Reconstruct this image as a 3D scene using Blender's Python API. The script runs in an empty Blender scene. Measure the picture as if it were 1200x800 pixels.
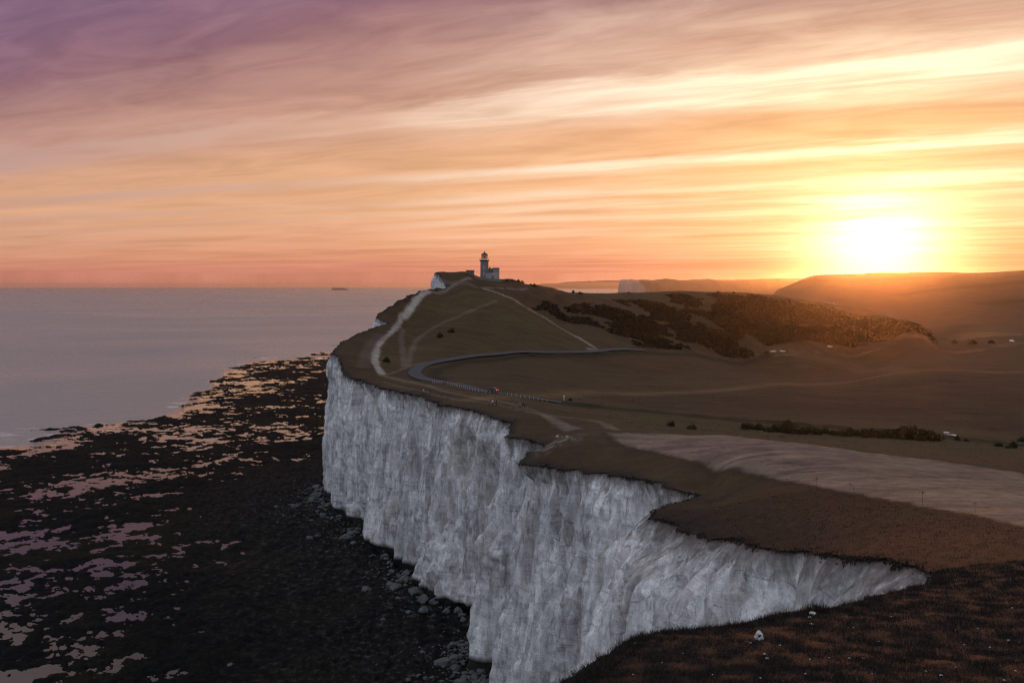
import bpy, bmesh, math, random
import numpy as np
from mathutils import Vector, Matrix

random.seed(7)
RNG = np.random.default_rng(7)
scene = bpy.context.scene
COL = scene.collection

# ------------------------------------------------------------------ camera
F = 1200 * 35.0 / 36.0          # focal length in photo pixels
EYE = 92.0                      # metres above the sea
Y0 = 334.5                      # photo row of eye level
cam = bpy.data.cameras.new('camera')
cam.lens = 35.0; cam.sensor_width = 36.0
cam.shift_y = -(400.0 - Y0) / 1200.0
cam.clip_start = 0.5; cam.clip_end = 150000.0
camo = bpy.data.objects.new('camera', cam); COL.objects.link(camo)
camo.location = (0, 0, EYE); camo.rotation_euler = (math.radians(90), 0, 0)
scene.camera = camo

# ------------------------------------------------------------------ sun and sky
SUN_AZ = math.atan2(430.0, F)                 # to the right of +Y
SUN_EL = math.radians(1.15)
SUN = Vector((math.sin(SUN_AZ) * math.cos(SUN_EL), math.cos(SUN_AZ) * math.cos(SUN_EL), math.sin(SUN_EL)))
sun = bpy.data.lights.new('sun', 'SUN'); sun.energy = 1.6; sun.angle = math.radians(0.53)
sun.color = (1.0, 0.30, 0.06)
suno = bpy.data.objects.new('sun', sun); COL.objects.link(suno)
suno.rotation_euler = (-SUN).to_track_quat('-Z', 'Y').to_euler()
suno.location = (300, 900, 300)

scene.view_settings.view_transform = 'Standard'
scene.view_settings.look = 'None'
scene.view_settings.exposure = 0.0
scene.view_settings.gamma = 1.0
scene.render.engine = 'CYCLES'
scene.cycles.use_denoising = True
scene.cycles.denoiser = 'OPENIMAGEDENOISE'
scene.cycles.denoising_input_passes = 'RGB_ALBEDO_NORMAL'
scene.cycles.denoising_prefilter = 'NONE'
scene.cycles.filter_width = 1.25
scene.cycles.use_adaptive_sampling = False
scene.cycles.max_bounces = 6
scene.cycles.volume_bounces = 0
scene.cycles.sample_clamp_indirect = 4.0


class NT:
    """tiny helper around a node tree"""
    def __init__(s, tree):
        s.t = tree; s.n = tree.nodes; s.l = tree.links; s.n.clear()

    def node(s, typ, **kw):
        n = s.n.new(typ)
        for k, v in kw.items(): setattr(n, k, v)
        return n

    def put(s, v, sock):
        if isinstance(v, bpy.types.NodeSocket): s.l.new(v, sock)
        elif isinstance(v, (tuple, list)):
            v = list(v)
            if len(sock.default_value) == 4 and len(v) == 3: v.append(1.0)
            sock.default_value = v
        else: sock.default_value = v

    def m(s, op, a, b=None, c=None, clamp=False):
        n = s.n.new('ShaderNodeMath'); n.operation = op; n.use_clamp = clamp
        s.put(a, n.inputs[0])
        if b is not None: s.put(b, n.inputs[1])
        if c is not None: s.put(c, n.inputs[2])
        return n.outputs[0]

    def v(s, op, a, b=None):
        n = s.n.new('ShaderNodeVectorMath'); n.operation = op
        s.put(a, n.inputs[0])
        if b is not None: s.put(b, n.inputs[1])
        return n.outputs['Value'] if op in ('DOT_PRODUCT', 'LENGTH', 'DISTANCE') else n.outputs[0]

    def scale(s, a, f):
        n = s.n.new('ShaderNodeVectorMath'); n.operation = 'SCALE'
        s.put(a, n.inputs[0]); s.put(f, n.inputs['Scale'])
        return n.outputs[0]

    def mix(s, f, a, b, typ='MIX'):
        n = s.n.new('ShaderNodeMix'); n.data_type = 'RGBA'; n.blend_type = typ; n.clamp_factor = True
        s.put(f, n.inputs[0]); s.put(a, n.inputs[6]); s.put(b, n.inputs[7])
        return n.outputs[2]

    def ramp(s, f, stops, interp='LINEAR'):
        n = s.n.new('ShaderNodeValToRGB'); cr = n.color_ramp; cr.interpolation = interp
        stops = [(p, (c, c, c) if not isinstance(c, (tuple, list)) else c) for p, c in stops]
        while len(cr.elements) < len(stops): cr.elements.new(0.5)
        for e, (p, c) in zip(cr.elements, stops):
            e.position = p
        for e, (p, c) in zip(cr.elements, stops):
            e.color = (*c[:3], 1.0)
        s.put(f, n.inputs[0])
        return n.outputs[0]

    def noise(s, vec, scale, detail=4.0, rough=0.55, dist=0.0, col=False):
        n = s.n.new('ShaderNodeTexNoise')
        if vec is not None: s.put(vec, n.inputs['Vector'])
        n.inputs['Scale'].default_value = scale; n.inputs['Detail'].default_value = detail
        n.inputs['Roughness'].default_value = rough; n.inputs['Distortion'].default_value = dist
        return n.outputs['Color' if col else 'Fac']

    def comb(s, x, y, z=0.0):
        n = s.n.new('ShaderNodeCombineXYZ')
        s.put(x, n.inputs[0]); s.put(y, n.inputs[1]); s.put(z, n.inputs[2])
        return n.outputs[0]

    def sep(s, v):
        n = s.n.new('ShaderNodeSeparateXYZ'); s.put(v, n.inputs[0])
        return n.outputs[0], n.outputs[1], n.outputs[2]


world = bpy.data.worlds.new('World'); scene.world = world; world.use_nodes = True
w = NT(world.node_tree)
tc = w.node('ShaderNodeTexCoord')
D = w.v('NORMALIZE', tc.outputs['Generated'])
dx, dy, dz = w.sep(D)
zc = w.m('MAXIMUM', w.m('ABSOLUTE', dz), 0.012)
# high cloud sheet: long streaks running off to the south-west; q = distance across them, a = along them
STR = (0.486, 0.874, 0.0)
qn = w.m('ABSOLUTE', w.v('DOT_PRODUCT', D, STR))
q = w.m('MAXIMUM', w.m('DIVIDE', qn, zc), 0.3)
a = w.m('DIVIDE', w.v('DOT_PRODUCT', D, (-0.874, 0.486, 0.0)), w.m('ADD', qn, 0.25))
lq = w.m('LOGARITHM', q, math.e)
nz1 = w.noise(w.comb(w.m('MULTIPLY', a, 2.0), w.m('MULTIPLY', lq, 3.0), 3.1), 1.6, 6, 0.6, 0.4)
nz2 = w.noise(w.comb(w.m('MULTIPLY', a, 2.6), w.m('MULTIPLY', lq, 8.0), 8.4), 1.5, 7, 0.58, 0.8)
nz3 = w.noise(w.comb(w.m('MULTIPLY', a, 3.0), w.m('MULTIPLY', lq, 8.0), 1.7), 2.6, 6, 0.62, 0.8)
lqw = w.m('ADD', lq, w.m('ADD', w.m('MULTIPLY', w.m('SUBTRACT', nz1, 0.5), 0.24), w.m('MULTIPLY', w.m('SUBTRACT', nz3, 0.5), 0.06)))


def lqpos(qv): return (math.log(qv) - math.log(1.5)) / (math.log(45) - math.log(1.5))


tq = w.m('DIVIDE', w.m('SUBTRACT', lqw, math.log(1.5)), math.log(45) - math.log(1.5), clamp=True)
trans = w.ramp(tq, [(lqpos(v), t) for v, t in [
    (1.5, .25), (2.2, .06), (2.9, .04), (3.4, .20), (3.9, .22), (4.35, .32), (4.72, 1.0), (5.15, .88), (5.55, .34), (6.0, .05),
    (7.0, .06), (7.55, .72), (7.95, .28), (8.5, .05), (9.2, .20), (9.9, .50), (10.7, .16), (11.6, .46), (12.4, .18),
    (13.6, .38), (14.8, .16), (17, .24), (21, .14), (30, .08), (45, .04)]], 'EASE')
nz4 = w.noise(w.comb(w.m('MULTIPLY', a, 3.2), w.m('MULTIPLY', lq, 4.2), 5.5), 1.9, 8, 0.58, 0.6)
patch = w.m('ADD', w.m('MULTIPLY', w.m('SUBTRACT', nz2, 0.35), 2.2), 0.55, clamp=True)
trans = w.m('MULTIPLY', trans, w.m('ADD', w.m('MULTIPLY', patch, 0.75), 0.25))
trans = w.m('ADD', w.m('MULTIPLY', trans, w.m('ADD', .45, w.m('MULTIPLY', nz4, 1.15))), w.m('MULTIPLY', w.m('SUBTRACT', nz4, 0.52), 0.42), clamp=True)
GLOW = Vector((math.sin(SUN_AZ) * math.cos(math.radians(2.3)), math.cos(SUN_AZ) * math.cos(math.radians(2.3)), math.sin(math.radians(2.3))))   # veil of thin cloud lit from behind
cosg = w.v('DOT_PRODUCT', D, tuple(GLOW))
gam = w.m('MULTIPLY', w.m('ARCCOSINE', w.m('MINIMUM', cosg, 0.99999)), 180 / math.pi)      # degrees from the sun
az_ = w.m('MULTIPLY', w.m('ARCSINE', w.v('DOT_PRODUCT', D, (math.cos(SUN_AZ), -math.sin(SUN_AZ), 0.0))), 180 / math.pi / 1.45)
el_ = w.m('SUBTRACT', w.m('MULTIPLY', w.m('ARCSINE', dz), 180 / math.pi), w.m('ADD', 1.2, w.m('MULTIPLY', nz4, 2.2)))
front = w.m('GREATER_THAN', cosg, 0.0)
g2 = w.m('ADD', w.m('MULTIPLY', az_, az_), w.m('MULTIPLY', el_, el_))
gpos = w.m('DIVIDE', gam, 60.0, clamp=True)
cloud = w.ramp(tq, [(lqpos(v), c) for v, c in [
    (1.5, (.47, .35, .32)), (1.9, (.34, .225, .235)), (2.2, (.215, .112, .19)), (2.65, (.265, .132, .185)), (3.04, (.28, .130, .158)), (3.7, (.41, .200, .175)),
    (4.8, (.60, .305, .215)), (6.5, (.72, .385, .22)), (10, (.76, .395, .215)), (20, (.76, .335, .185)), (44, (.66, .245, .16))]])
warm = w.ramp(gpos, [(0, (1.5, 1.6, 1.0)), (.10, (1.30, 1.30, .96)), (.25, (1.14, 1.11, .98)), (.38, (1.07, 1.06, 1.0)), (.5, (1.0, 1.0, 1.0)), (.8, (.92, .93, 1.0)), (1, (.88, .92, 1.02))])
cloud = w.mix(1.0, cloud, warm, 'MULTIPLY')
cloud = w.scale(cloud, w.m('ADD', .64, w.m('MULTIPLY', nz4, .72)))
glow = w.ramp(gpos, [(0, (1.5, 1.35, .80)), (.18, (1.12, .92, .64)), (.30, (1.04, .84, .64)), (.40, (.93, .69, .52)), (.48, (.76, .47, .34)), (.58, (.64, .38, .29)), (.8, (.52, .32, .28)), (1, (.45, .30, .30))])
col = w.mix(trans, cloud, glow)
# aureole round the sun behind thin cloud
au = w.m('ADD', w.m('MULTIPLY', w.m('MULTIPLY', w.m('POWER', math.e, w.m('DIVIDE', g2, -4.6)), front), w.m('ADD', .75, w.m('MULTIPLY', nz4, 1.0))),
         w.m('MULTIPLY', w.m('MULTIPLY', w.m('POWER', math.e, w.m('DIVIDE', gam, -3.4)), .95), w.m('ADD', .45, w.m('MULTIPLY', trans, 1.4))))
col = w.v('ADD', col, w.scale((1.0, 0.84, 0.54), au))
# the sky away from the sunset: cool dusk light
hs = w.v('DOT_PRODUCT', D, (SUN.x, SUN.y, 0.0))
back = w.node('ShaderNodeMapRange', interpolation_type='SMOOTHSTEP')
w.put(hs, back.inputs[0])
back.inputs[1].default_value = 0.58; back.inputs[2].default_value = -0.05
nzb = w.noise(D, 2.4, 5, 0.55, 0.4)
dusk = w.mix(nzb, (.41, .46, .58), (.63, .67, .78))
col = w.mix(back.outputs[0], col, dusk)
sky = w.node('ShaderNodeTexSky', sky_type='NISHITA', sun_disc=False)
sky.sun_elevation = SUN_EL; sky.sun_rotation = SUN_AZ; sky.altitude = 92; sky.air_density = 1.0; sky.dust_density = 2.0
col = w.v('ADD', col, w.scale(sky.outputs[0], 0.012))
bg = w.node('ShaderNodeBackground'); w.put(col, bg.inputs[0]); bg.inputs[1].default_value = 1.0
wo = w.node('ShaderNodeOutputWorld'); w.l.new(bg.outputs[0], wo.inputs[0])
world.cycles.sampling_method = 'MANUAL'; world.cycles.sample_map_resolution = 1024

# ------------------------------------------------------------------ numpy noise
PERM = np.random.default_rng(3).permutation(256).astype(np.int32)
PERM = np.concatenate([PERM, PERM, PERM])
GR = np.random.default_rng(4).normal(size=(256, 3)); GR /= np.linalg.norm(GR, axis=1)[:, None]
GR = GR.astype(np.float32)


def perlin(x, y, z=None):
    x = np.asarray(x, np.float32); y = np.asarray(y, np.float32)
    z = np.zeros_like(x) if z is None else np.asarray(z, np.float32) + np.zeros_like(x)
    xi = np.floor(x).astype(np.int32); yi = np.floor(y).astype(np.int32); zi = np.floor(z).astype(np.int32)
    xf = x - xi; yf = y - yi; zf = z - zi
    u = xf * xf * xf * (xf * (xf * 6 - 15) + 10); v_ = yf * yf * yf * (yf * (yf * 6 - 15) + 10); w_ = zf * zf * zf * (zf * (zf * 6 - 15) + 10)
    out = 0
    for i in (0, 1):
        for j in (0, 1):
            for k in (0, 1):
                h = PERM[PERM[PERM[(xi + i) & 255] + ((yi + j) & 255)] + ((zi + k) & 255)]
                g = GR[h]
                dot = g[..., 0] * (xf - i) + g[..., 1] * (yf - j) + g[..., 2] * (zf - k)
                out = out + dot * (u if i else 1 - u) * (v_ if j else 1 - v_) * (w_ if k else 1 - w_)
    return out * 1.5


def fbm(x, y, z=None, octaves=4, gain=0.5):
    s = 0; amp = 1.0; fr = 1.0
    for o in range(octaves):
        s = s + amp * perlin(np.asarray(x) * fr + 17.3 * o, np.asarray(y) * fr - 9.1 * o, None if z is None else np.asarray(z) * fr + 5.7 * o)
        amp *= gain; fr *= 2.03
    return s


def sstep(a, b, x):
    t = np.clip((x - a) / (b - a), 0, 1); return t * t * (3 - 2 * t)


# ------------------------------------------------------------------ terrain control
def W(px, py, z): return ((px - 600) * z / F, float(z), EYE - (py - Y0) * z / F)


# edge of the cliff, from behind the camera to the far headland (photo column, row, distance)
EDGE_PX = [(650, 800, 32.6), (700, 775, 36), (760, 746, 40), (850, 731, 43), (945, 712, 46.5), (1040, 695, 51.5), (1085, 684, 55),
           (1096, 677, 58.5), (1060, 663, 66), (950, 648, 84), (880, 637, 97), (830, 628, 108), (790, 617, 120), (766, 601, 132), (785, 592, 140),
           (818, 578, 160), (790, 572, 167), (740, 560, 181), (690, 552, 194), (640, 545, 206), (610, 541, 213), (616, 533, 218), (638, 523, 224),
           (618, 515, 230), (597, 511, 236), (598, 502, 244), (604, 494, 250), (592, 491, 255), (580, 487, 259), (555, 480, 276), (525, 474, 294),
           (500, 468, 312), (450, 455, 350), (425, 445, 372), (404, 441, 386), (401, 426, 400), (392, 412, 425), (400, 402, 450), (425, 389, 476),
           (441, 383, 495), (455, 379, 502), (441, 372.5, 512), (455, 360, 530), (475, 348, 550), (500, 338.7, 576), (510, 338, 589),
           (521, 337, 592), (520, 328, 598), (513, 321, 604), (510, 320, 607)]
EDGE_PRE = [(-95, -110, 80), (-50, -60, 81), (-22, -20, 81), (-8, 8, 80.8), (-2, 22, 80)]
EDGE_POST = [(-47, 625, 98), (-50, 660, 96), (-46, 720, 90), (-30, 850, 78), (60, 1000, 62), (240, 1300, 50), (455, 1780, 48),
             (539, 2080, 62), (600, 2300, 66), (700, 2650, 74), (789, 2950, 80), (990, 3600, 80)]
EDGE3 = EDGE_PRE + [W(*p) for p in EDGE_PX] + EDGE_POST

CTRL = [W(*p) for p in [
    (1200, 800, 32), (1000, 800, 31.5), (800, 800, 32), (1200, 740, 41), (1000, 750, 39), (1200, 690, 52), (1150, 665, 60), (1200, 620, 83), (1000, 588, 114), (900, 563, 150), (850, 553, 168),
    (1100, 607, 95), (1100, 640, 72), (1000, 640, 82), (900, 615, 107), (850, 600, 121), (830, 575, 167), (800, 592, 139), (835, 589, 145), (870, 580, 142), (800, 540, 186), (740, 530, 200), (705, 508, 218), (650, 525, 214), (1200, 553, 160), (900, 515, 213), (1050, 533, 186), (800, 508, 238),
    (1100, 517, 285), (1200, 525, 275), (880, 504, 283), (760, 497, 266), (700, 492, 264), (650, 485, 275), (577, 476, 275), (612, 478, 270), (500, 462, 320),
    (640, 469, 330), (700, 477, 330), (780, 485, 326), (860, 492, 321), (1000, 503, 316), (1110, 512, 313), (1200, 520, 312), (574, 460, 330),
    (540, 452, 346), (500, 445, 370), (485, 437, 395), (495, 428, 415), (530, 421, 440), (580, 416.5, 465), (640, 413.5, 490), (700, 412, 520), (760, 412, 562), (900, 413, 690), (1000, 408, 755), (1200, 398, 900),
    (1000, 470, 400), (800, 465, 396), (1200, 470, 402), (700, 440, 452), (900, 440, 522), (1200, 437, 524), (1050, 425, 600), (1200, 415, 700), (800, 425, 540), (620, 435, 420), (560, 440, 390),
    (445, 441, 388), (470, 430, 410), (520, 390, 490), (480, 400, 475), (450, 400, 465), (600, 380, 530), (540, 360, 550), (640, 395, 522), (565, 338, 590), (620, 350, 600), (680, 380, 590), (700, 400, 542),
    (480, 365, 540), (510, 346, 574), (520, 318.5, 613), (545, 319.5, 616), (573, 327.0, 620), (600, 327.5, 622), (628, 335, 626), (540, 330, 599), (590, 333, 606),
    (640, 336.8, 638), (660, 340.5, 665), (735, 342.5, 740), (780, 341.5, 775), (800, 341, 785), (820, 341, 795), (840, 341.5, 800), (880, 344, 808), (935, 351, 818), (980, 360, 822), (1000, 364, 825), (1020, 367, 828), (1062, 377, 830),
    (570, 331, 655), (600, 332, 655), (625, 339, 662), (545, 326, 660), (650, 338.5, 648), (680, 343, 690), (710, 343.5, 712), (760, 342, 768), (860, 342, 805), (910, 347, 815), (960, 356, 820), (1040, 371, 830), (1085, 384, 830), (1096, 402, 814),
    (760, 380, 660), (860, 380, 720), (960, 385, 762), (1040, 395, 780), (760, 400, 602), (860, 403, 690), (660, 360, 632),
    (1150, 398, 905), (1200, 391, 1020), (1120, 389, 1080), (1200, 384, 1280), (1100, 382, 1330), (1200, 360, 1720), (1200, 330, 2200), (1200, 318, 2500), (1100, 318.6, 2620), (1030, 319.4, 2700),
    (950, 323.5, 2800), (975, 321.5, 2760), (960, 358, 1720), (1000, 349, 1920), (1060, 350, 1900), (1110, 362, 1600), (950, 340, 2300)]]
CTRL += [(0, 0, 80.8), (40, 0, 82), (90, 0, 82), (0, -80, 86), (120, -60, 88), (110, 80, 69), (150, 160, 58), (210, 300, 43), (320, 320, 42), (420, 600, 43), (600, 900, 42),
         (30, 700, 84), (-25, 690, 92), (60, 800, 76), (110, 870, 68), (200, 930, 62), (300, 960, 50), (360, 900, 43), (450, 1300, 38), (560, 1700, 50),
         (1100, 3300, 100), (1500, 3400, 100), (1700, 2500, 118), (1500, 1700, 70), (1100, 1100, 45), (900, 500, 44)]
CTRL += EDGE3
CTRL = np.array(CTRL, np.float64)


def compress(X, Y):
    r = np.sqrt(X * X + Y * Y) + 1e-6
    k = np.arcsinh(r / 30.0) / r
    return X * k, Y * k


def tps_fit(P):
    cx, cy = compress(P[:, 0], P[:, 1]); n = len(P)
    r2 = (cx[:, None] - cx[None]) ** 2 + (cy[:, None] - cy[None]) ** 2
    K = 0.5 * r2 * np.log(r2 + 1e-12) + np.eye(n) * 2e-6
    A = np.zeros((n + 3, n + 3)); A[:n, :n] = K
    A[:n, n] = 1; A[:n, n + 1] = cx; A[:n, n + 2] = cy; A[n:, :n] = A[:n, n:].T
    b = np.zeros(n + 3); b[:n] = P[:, 2]
    return cx, cy, np.linalg.solve(A, b)


TPS = tps_fit(CTRL)


def height(X, Y):
    X = np.asarray(X, np.float64); Y = np.asarray(Y, np.float64)
    sh = X.shape; X = X.ravel(); Y = Y.ravel()
    out = np.empty(len(X))
    kx, ky, c = TPS; n = len(kx)
    for i in range(0, len(X), 20000):
        x, y = compress(X[i:i + 20000], Y[i:i + 20000])
        r2 = (x[:, None] - kx[None]) ** 2 + (y[:, None] - ky[None]) ** 2
        out[i:i + 20000] = (0.5 * r2 * np.log(r2 + 1e-12)) @ c[:n] + c[n] + c[n + 1] * x + c[n + 2] * y
    r = np.hypot(X, Y)
    out = out + fbm(X / 55, Y / 55, octaves=3) * 0.55 * np.clip(r / 250, 0.15, 1) + fbm(X / 7, Y / 7, octaves=2) * 0.10
    return out.reshape(sh)


def catmull(P, step):
    P = np.array(P, float); out = []
    for i in range(len(P) - 1):
        p0 = P[max(i - 1, 0)]; p1 = P[i]; p2 = P[i + 1]; p3 = P[min(i + 2, len(P) - 1)]
        L = np.linalg.norm(p2 - p1); st = step(p1) if callable(step) else step
        n = max(2, int(L / st))
        d1 = np.linalg.norm(p1 - p0) + 1e-6; d3 = np.linalg.norm(p3 - p2) + 1e-6
        m1 = (p2 - p0) / (d1 + L) * L if i > 0 else (p2 - p1)
        m2 = (p3 - p1) / (d3 + L) * L if i < len(P) - 2 else (p2 - p1)
        t = np.linspace(0, 1, n, endpoint=False)[:, None]
        out.append((2 * t**3 - 3 * t**2 + 1) * p1 + (t**3 - 2 * t**2 + t) * m1 + (-2 * t**3 + 3 * t**2) * p2 + (t**3 - t**2) * m2)
    out.append(P[-1][None]); return np.vstack(out)


def estep(p):
    y = p[1]
    return 1.2 if y < 30 else 0.42 if y < 170 else 0.6 if y < 300 else 1.0 if y < 640 else 12.0


ED = catmull([(p[0], p[1]) for p in EDGE3], estep)
tan = np.gradient(ED, axis=0); tan /= np.linalg.norm(tan, axis=1)[:, None] + 1e-9
arc = np.concatenate([[0], np.cumsum(np.linalg.norm(np.diff(ED, axis=0), axis=1))])
nrm = np.stack([-tan[:, 1], tan[:, 0]], 1)
jit = fbm(arc / 7.0, arc * 0 + 3.3, octaves=4, gain=0.7) * 0.95
jit *= np.clip(ED[:, 1] / 80, 0.3, 1.4)
ED = ED + nrm * jit[:, None]
ZED = height(ED[:, 0], ED[:, 1])
# smoothed outward (seaward) normal
tan = np.gradient(ED, axis=0)
seg = np.linalg.norm(tan, axis=1)
uni = np.arange(0, arc[-1], 0.5)
tx = np.interp(uni, arc, tan[:, 0] / (seg + 1e-9)); ty = np.interp(uni, arc, tan[:, 1] / (seg + 1e-9))
ker = np.exp(-0.5 * (np.arange(-40, 41) / 11.0) ** 2); ker /= ker.sum()
tx = np.convolve(np.pad(tx, 40, 'edge'), ker, 'valid'); ty = np.convolve(np.pad(ty, 40, 'edge'), ker, 'valid')
tx = np.interp(arc, uni, tx); ty = np.interp(arc, uni, ty)
ln_ = np.hypot(tx, ty) + 1e-9
NOUT = np.stack([-ty / ln_, tx / ln_], 1)
POLY = np.vstack([ED, [(6000, 3600), (6000, -400), (-95, -400)]])


def inside_and_dist(X, Y, want_near=True):
    """land test and nearest point on the cliff edge"""
    X = X.astype(np.float32); Y = Y.astype(np.float32)
    ins = np.zeros(len(X), bool)
    P = POLY.astype(np.float32); n = len(P)
    for i in range(n):
        x1, y1 = P[i]; x2, y2 = P[(i + 1) % n]
        if y1 == y2: continue
        sel = (y1 > Y) != (y2 > Y)
        idx = np.flatnonzero(sel)
        if len(idx):
            xx = (x2 - x1) * (Y[idx] - y1) / (y2 - y1) + x1
            ins[idx] ^= X[idx] < xx
    best = np.full(len(X), 1e9, np.float32); bx = X.copy(); by = Y.copy()
    if want_near:
        order = np.argsort(Y, kind='stable'); Ys = Y[order]
        E = ED.astype(np.float32)
        for i in range(len(E) - 1):
            a0, b0 = E[i], E[i + 1]; R = 14 if a0[1] < 700 else 60
            lo = np.searchsorted(Ys, min(a0[1], b0[1]) - R); hi = np.searchsorted(Ys, max(a0[1], b0[1]) + R)
            idx = order[lo:hi]
            if len(idx) == 0: continue
            idx = idx[np.abs(X[idx] - a0[0]) < R + 15]
            if len(idx) == 0: continue
            d = b0 - a0; L = float(d @ d) + 1e-9
            t = np.clip(((X[idx] - a0[0]) * d[0] + (Y[idx] - a0[1]) * d[1]) / L, 0, 1)
            qx = a0[0] + t * d[0]; qy = a0[1] + t * d[1]
            dd = np.hypot(X[idx] - qx, Y[idx] - qy)
            up = dd < best[idx]; ii = idx[up]
            best[ii] = dd[up]; bx[ii] = qx[up]; by[ii] = qy[up]
    return ins, best, bx, by


_zz = np.geomspace(22, 3600, 1500)


def hit(px, py):
    """the point of the land seen at a photo pixel"""
    X = (px - 600) * _zz / F
    H_ = height(X, _zz)
    ray = EYE - (py - Y0) * _zz / F
    ins, _, _, _ = inside_and_dist(X, _zz, False)
    k = np.flatnonzero((ray <= H_) & ins)
    if len(k) == 0: k = [len(_zz) - 1]
    i = k[0]
    if i > 0 and ins[i - 1]:
        f0 = ray[i - 1] - H_[i - 1]; f1 = ray[i] - H_[i]
        t = f0 / (f0 - f1 + 1e-9); zz = _zz[i - 1] + t * (_zz[i] - _zz[i - 1])
    else: zz = _zz[i]
    x = (px - 600) * zz / F
    return np.array([x, zz, float(height(np.array([x]), np.array([zz]))[0])])


# ------------------------------------------------------------------ object helpers
def mesh_np(name, V, Fa, smooth=True):
    me = bpy.data.meshes.new(name)
    V = np.asarray(V, np.float32); Fa = np.asarray(Fa, np.int32)
    k = Fa.shape[1]
    me.vertices.add(len(V)); me.vertices.foreach_set('co', V.ravel())
    me.loops.add(Fa.size); me.loops.foreach_set('vertex_index', Fa.ravel())
    me.polygons.add(len(Fa))
    me.polygons.foreach_set('loop_start', np.arange(0, Fa.size, k, dtype=np.int32))
    me.polygons.foreach_set('loop_total', np.full(len(Fa), k, np.int32))
    me.polygons.foreach_set('use_smooth', np.full(len(Fa), smooth))
    me.update(calc_edges=True); me.validate()
    return me


def link(name, me, mat=None, parent=None):
    o = bpy.data.objects.new(name, me); COL.objects.link(o)
    if mat is not None and me is not None and not me.materials: me.materials.append(mat)
    if parent is not None: o.parent = parent
    return o


def tag(o, label=None, cat=None, group=None, kind=None):
    if label: o['label'] = label
    if cat: o['category'] = cat
    if group: o['group'] = group
    if kind: o['kind'] = kind
    return o


def thing(name, label, cat, loc, rz=0.0, group=None):
    o = bpy.data.objects.new(name, None); COL.objects.link(o)
    o.location = loc; o.rotation_euler = (0, 0, rz); o.empty_display_size = 0.3
    return tag(o, label, cat, group)


def copy_tree(o, parent=None):
    c = o.copy(); COL.objects.link(c); c.parent = parent
    for ch in o.children: copy_tree(ch, c)
    return c


def bm_obj(name, bm, mat, parent=None, smooth=False):
    me = bpy.data.meshes.new(name); bm.to_mesh(me); bm.free()
    if smooth:
        for p in me.polygons: p.use_smooth = True
    return link(name, me, mat, parent)


def bm_box(bm, cx, cy, cz, sx, sy, sz, rot=0.0):
    r = bmesh.ops.create_cube(bm, size=1.0)
    M = Matrix.Translation((cx, cy, cz)) @ Matrix.Rotation(rot, 4, 'Z') @ Matrix.Diagonal((sx, sy, sz, 1))
    bmesh.ops.transform(bm, matrix=M, verts=r['verts']); return r['verts']


def bm_lathe(bm, prof, n=24, cx=0, cy=0):
    rings = []
    for r, z in prof:
        rings.append([bm.verts.new((cx + r * math.cos(2 * math.pi * i / n), cy + r * math.sin(2 * math.pi * i / n), z)) for i in range(n)])
    for a0, b0 in zip(rings, rings[1:]):
        for i in range(n): bm.faces.new((a0[i], a0[(i + 1) % n], b0[(i + 1) % n], b0[i]))
    bm.faces.new(rings[-1]); bm.faces.new(rings[0][::-1])


def bm_tube(bm, p, q_, r0, r1, n=6):
    p = Vector(p); q_ = Vector(q_); d = (q_ - p).normalized()
    u = d.orthogonal().normalized(); v = d.cross(u)
    A = [bm.verts.new(p + (u * math.cos(2 * math.pi * i / n) + v * math.sin(2 * math.pi * i / n)) * r0) for i in range(n)]
    B = [bm.verts.new(q_ + (u * math.cos(2 * math.pi * i / n) + v * math.sin(2 * math.pi * i / n)) * r1) for i in range(n)]
    for i in range(n): bm.faces.new((A[i], A[(i + 1) % n], B[(i + 1) % n], B[i]))
    bm.faces.new(A[::-1]); bm.faces.new(B)


# ------------------------------------------------------------------ materials
def new_mat(name):
    m = bpy.data.materials.new(name); m.use_nodes = True
    t = NT(m.node_tree)
    b = t.node('ShaderNodeBsdfPrincipled'); o = t.node('ShaderNodeOutputMaterial')
    t.l.new(b.outputs[0], o.inputs[0])
    return m, t, b


def bump(t, b, h, strength=0.5, dist=0.1):
    n = t.node('ShaderNodeBump'); n.inputs['Strength'].default_value = strength; n.inputs['Distance'].default_value = dist
    t.put(h, n.inputs['Height']); t.l.new(n.outputs[0], b.inputs['Normal'])


def simple(name, col, rough=0.7, metal=0.0, var=0.25, scale=3.0, emit=None, spec=0.5):
    m, t, b = new_mat(name)
    g = t.node('ShaderNodeTexCoord').outputs['Object']
    n = t.noise(g, scale, 5, 0.6)
    c = t.mix(n, tuple(x * (1 - var) for x in col), tuple(min(1, x * (1 + var)) for x in col))
    t.put(c, b.inputs['Base Color']); b.inputs['Roughness'].default_value = rough; b.inputs['Metallic'].default_value = metal
    b.inputs['Specular IOR Level'].default_value = spec
    if emit:
        t.put(emit[0], b.inputs['Emission Color']); b.inputs['Emission Strength'].default_value = emit[1]
    return m


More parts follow.
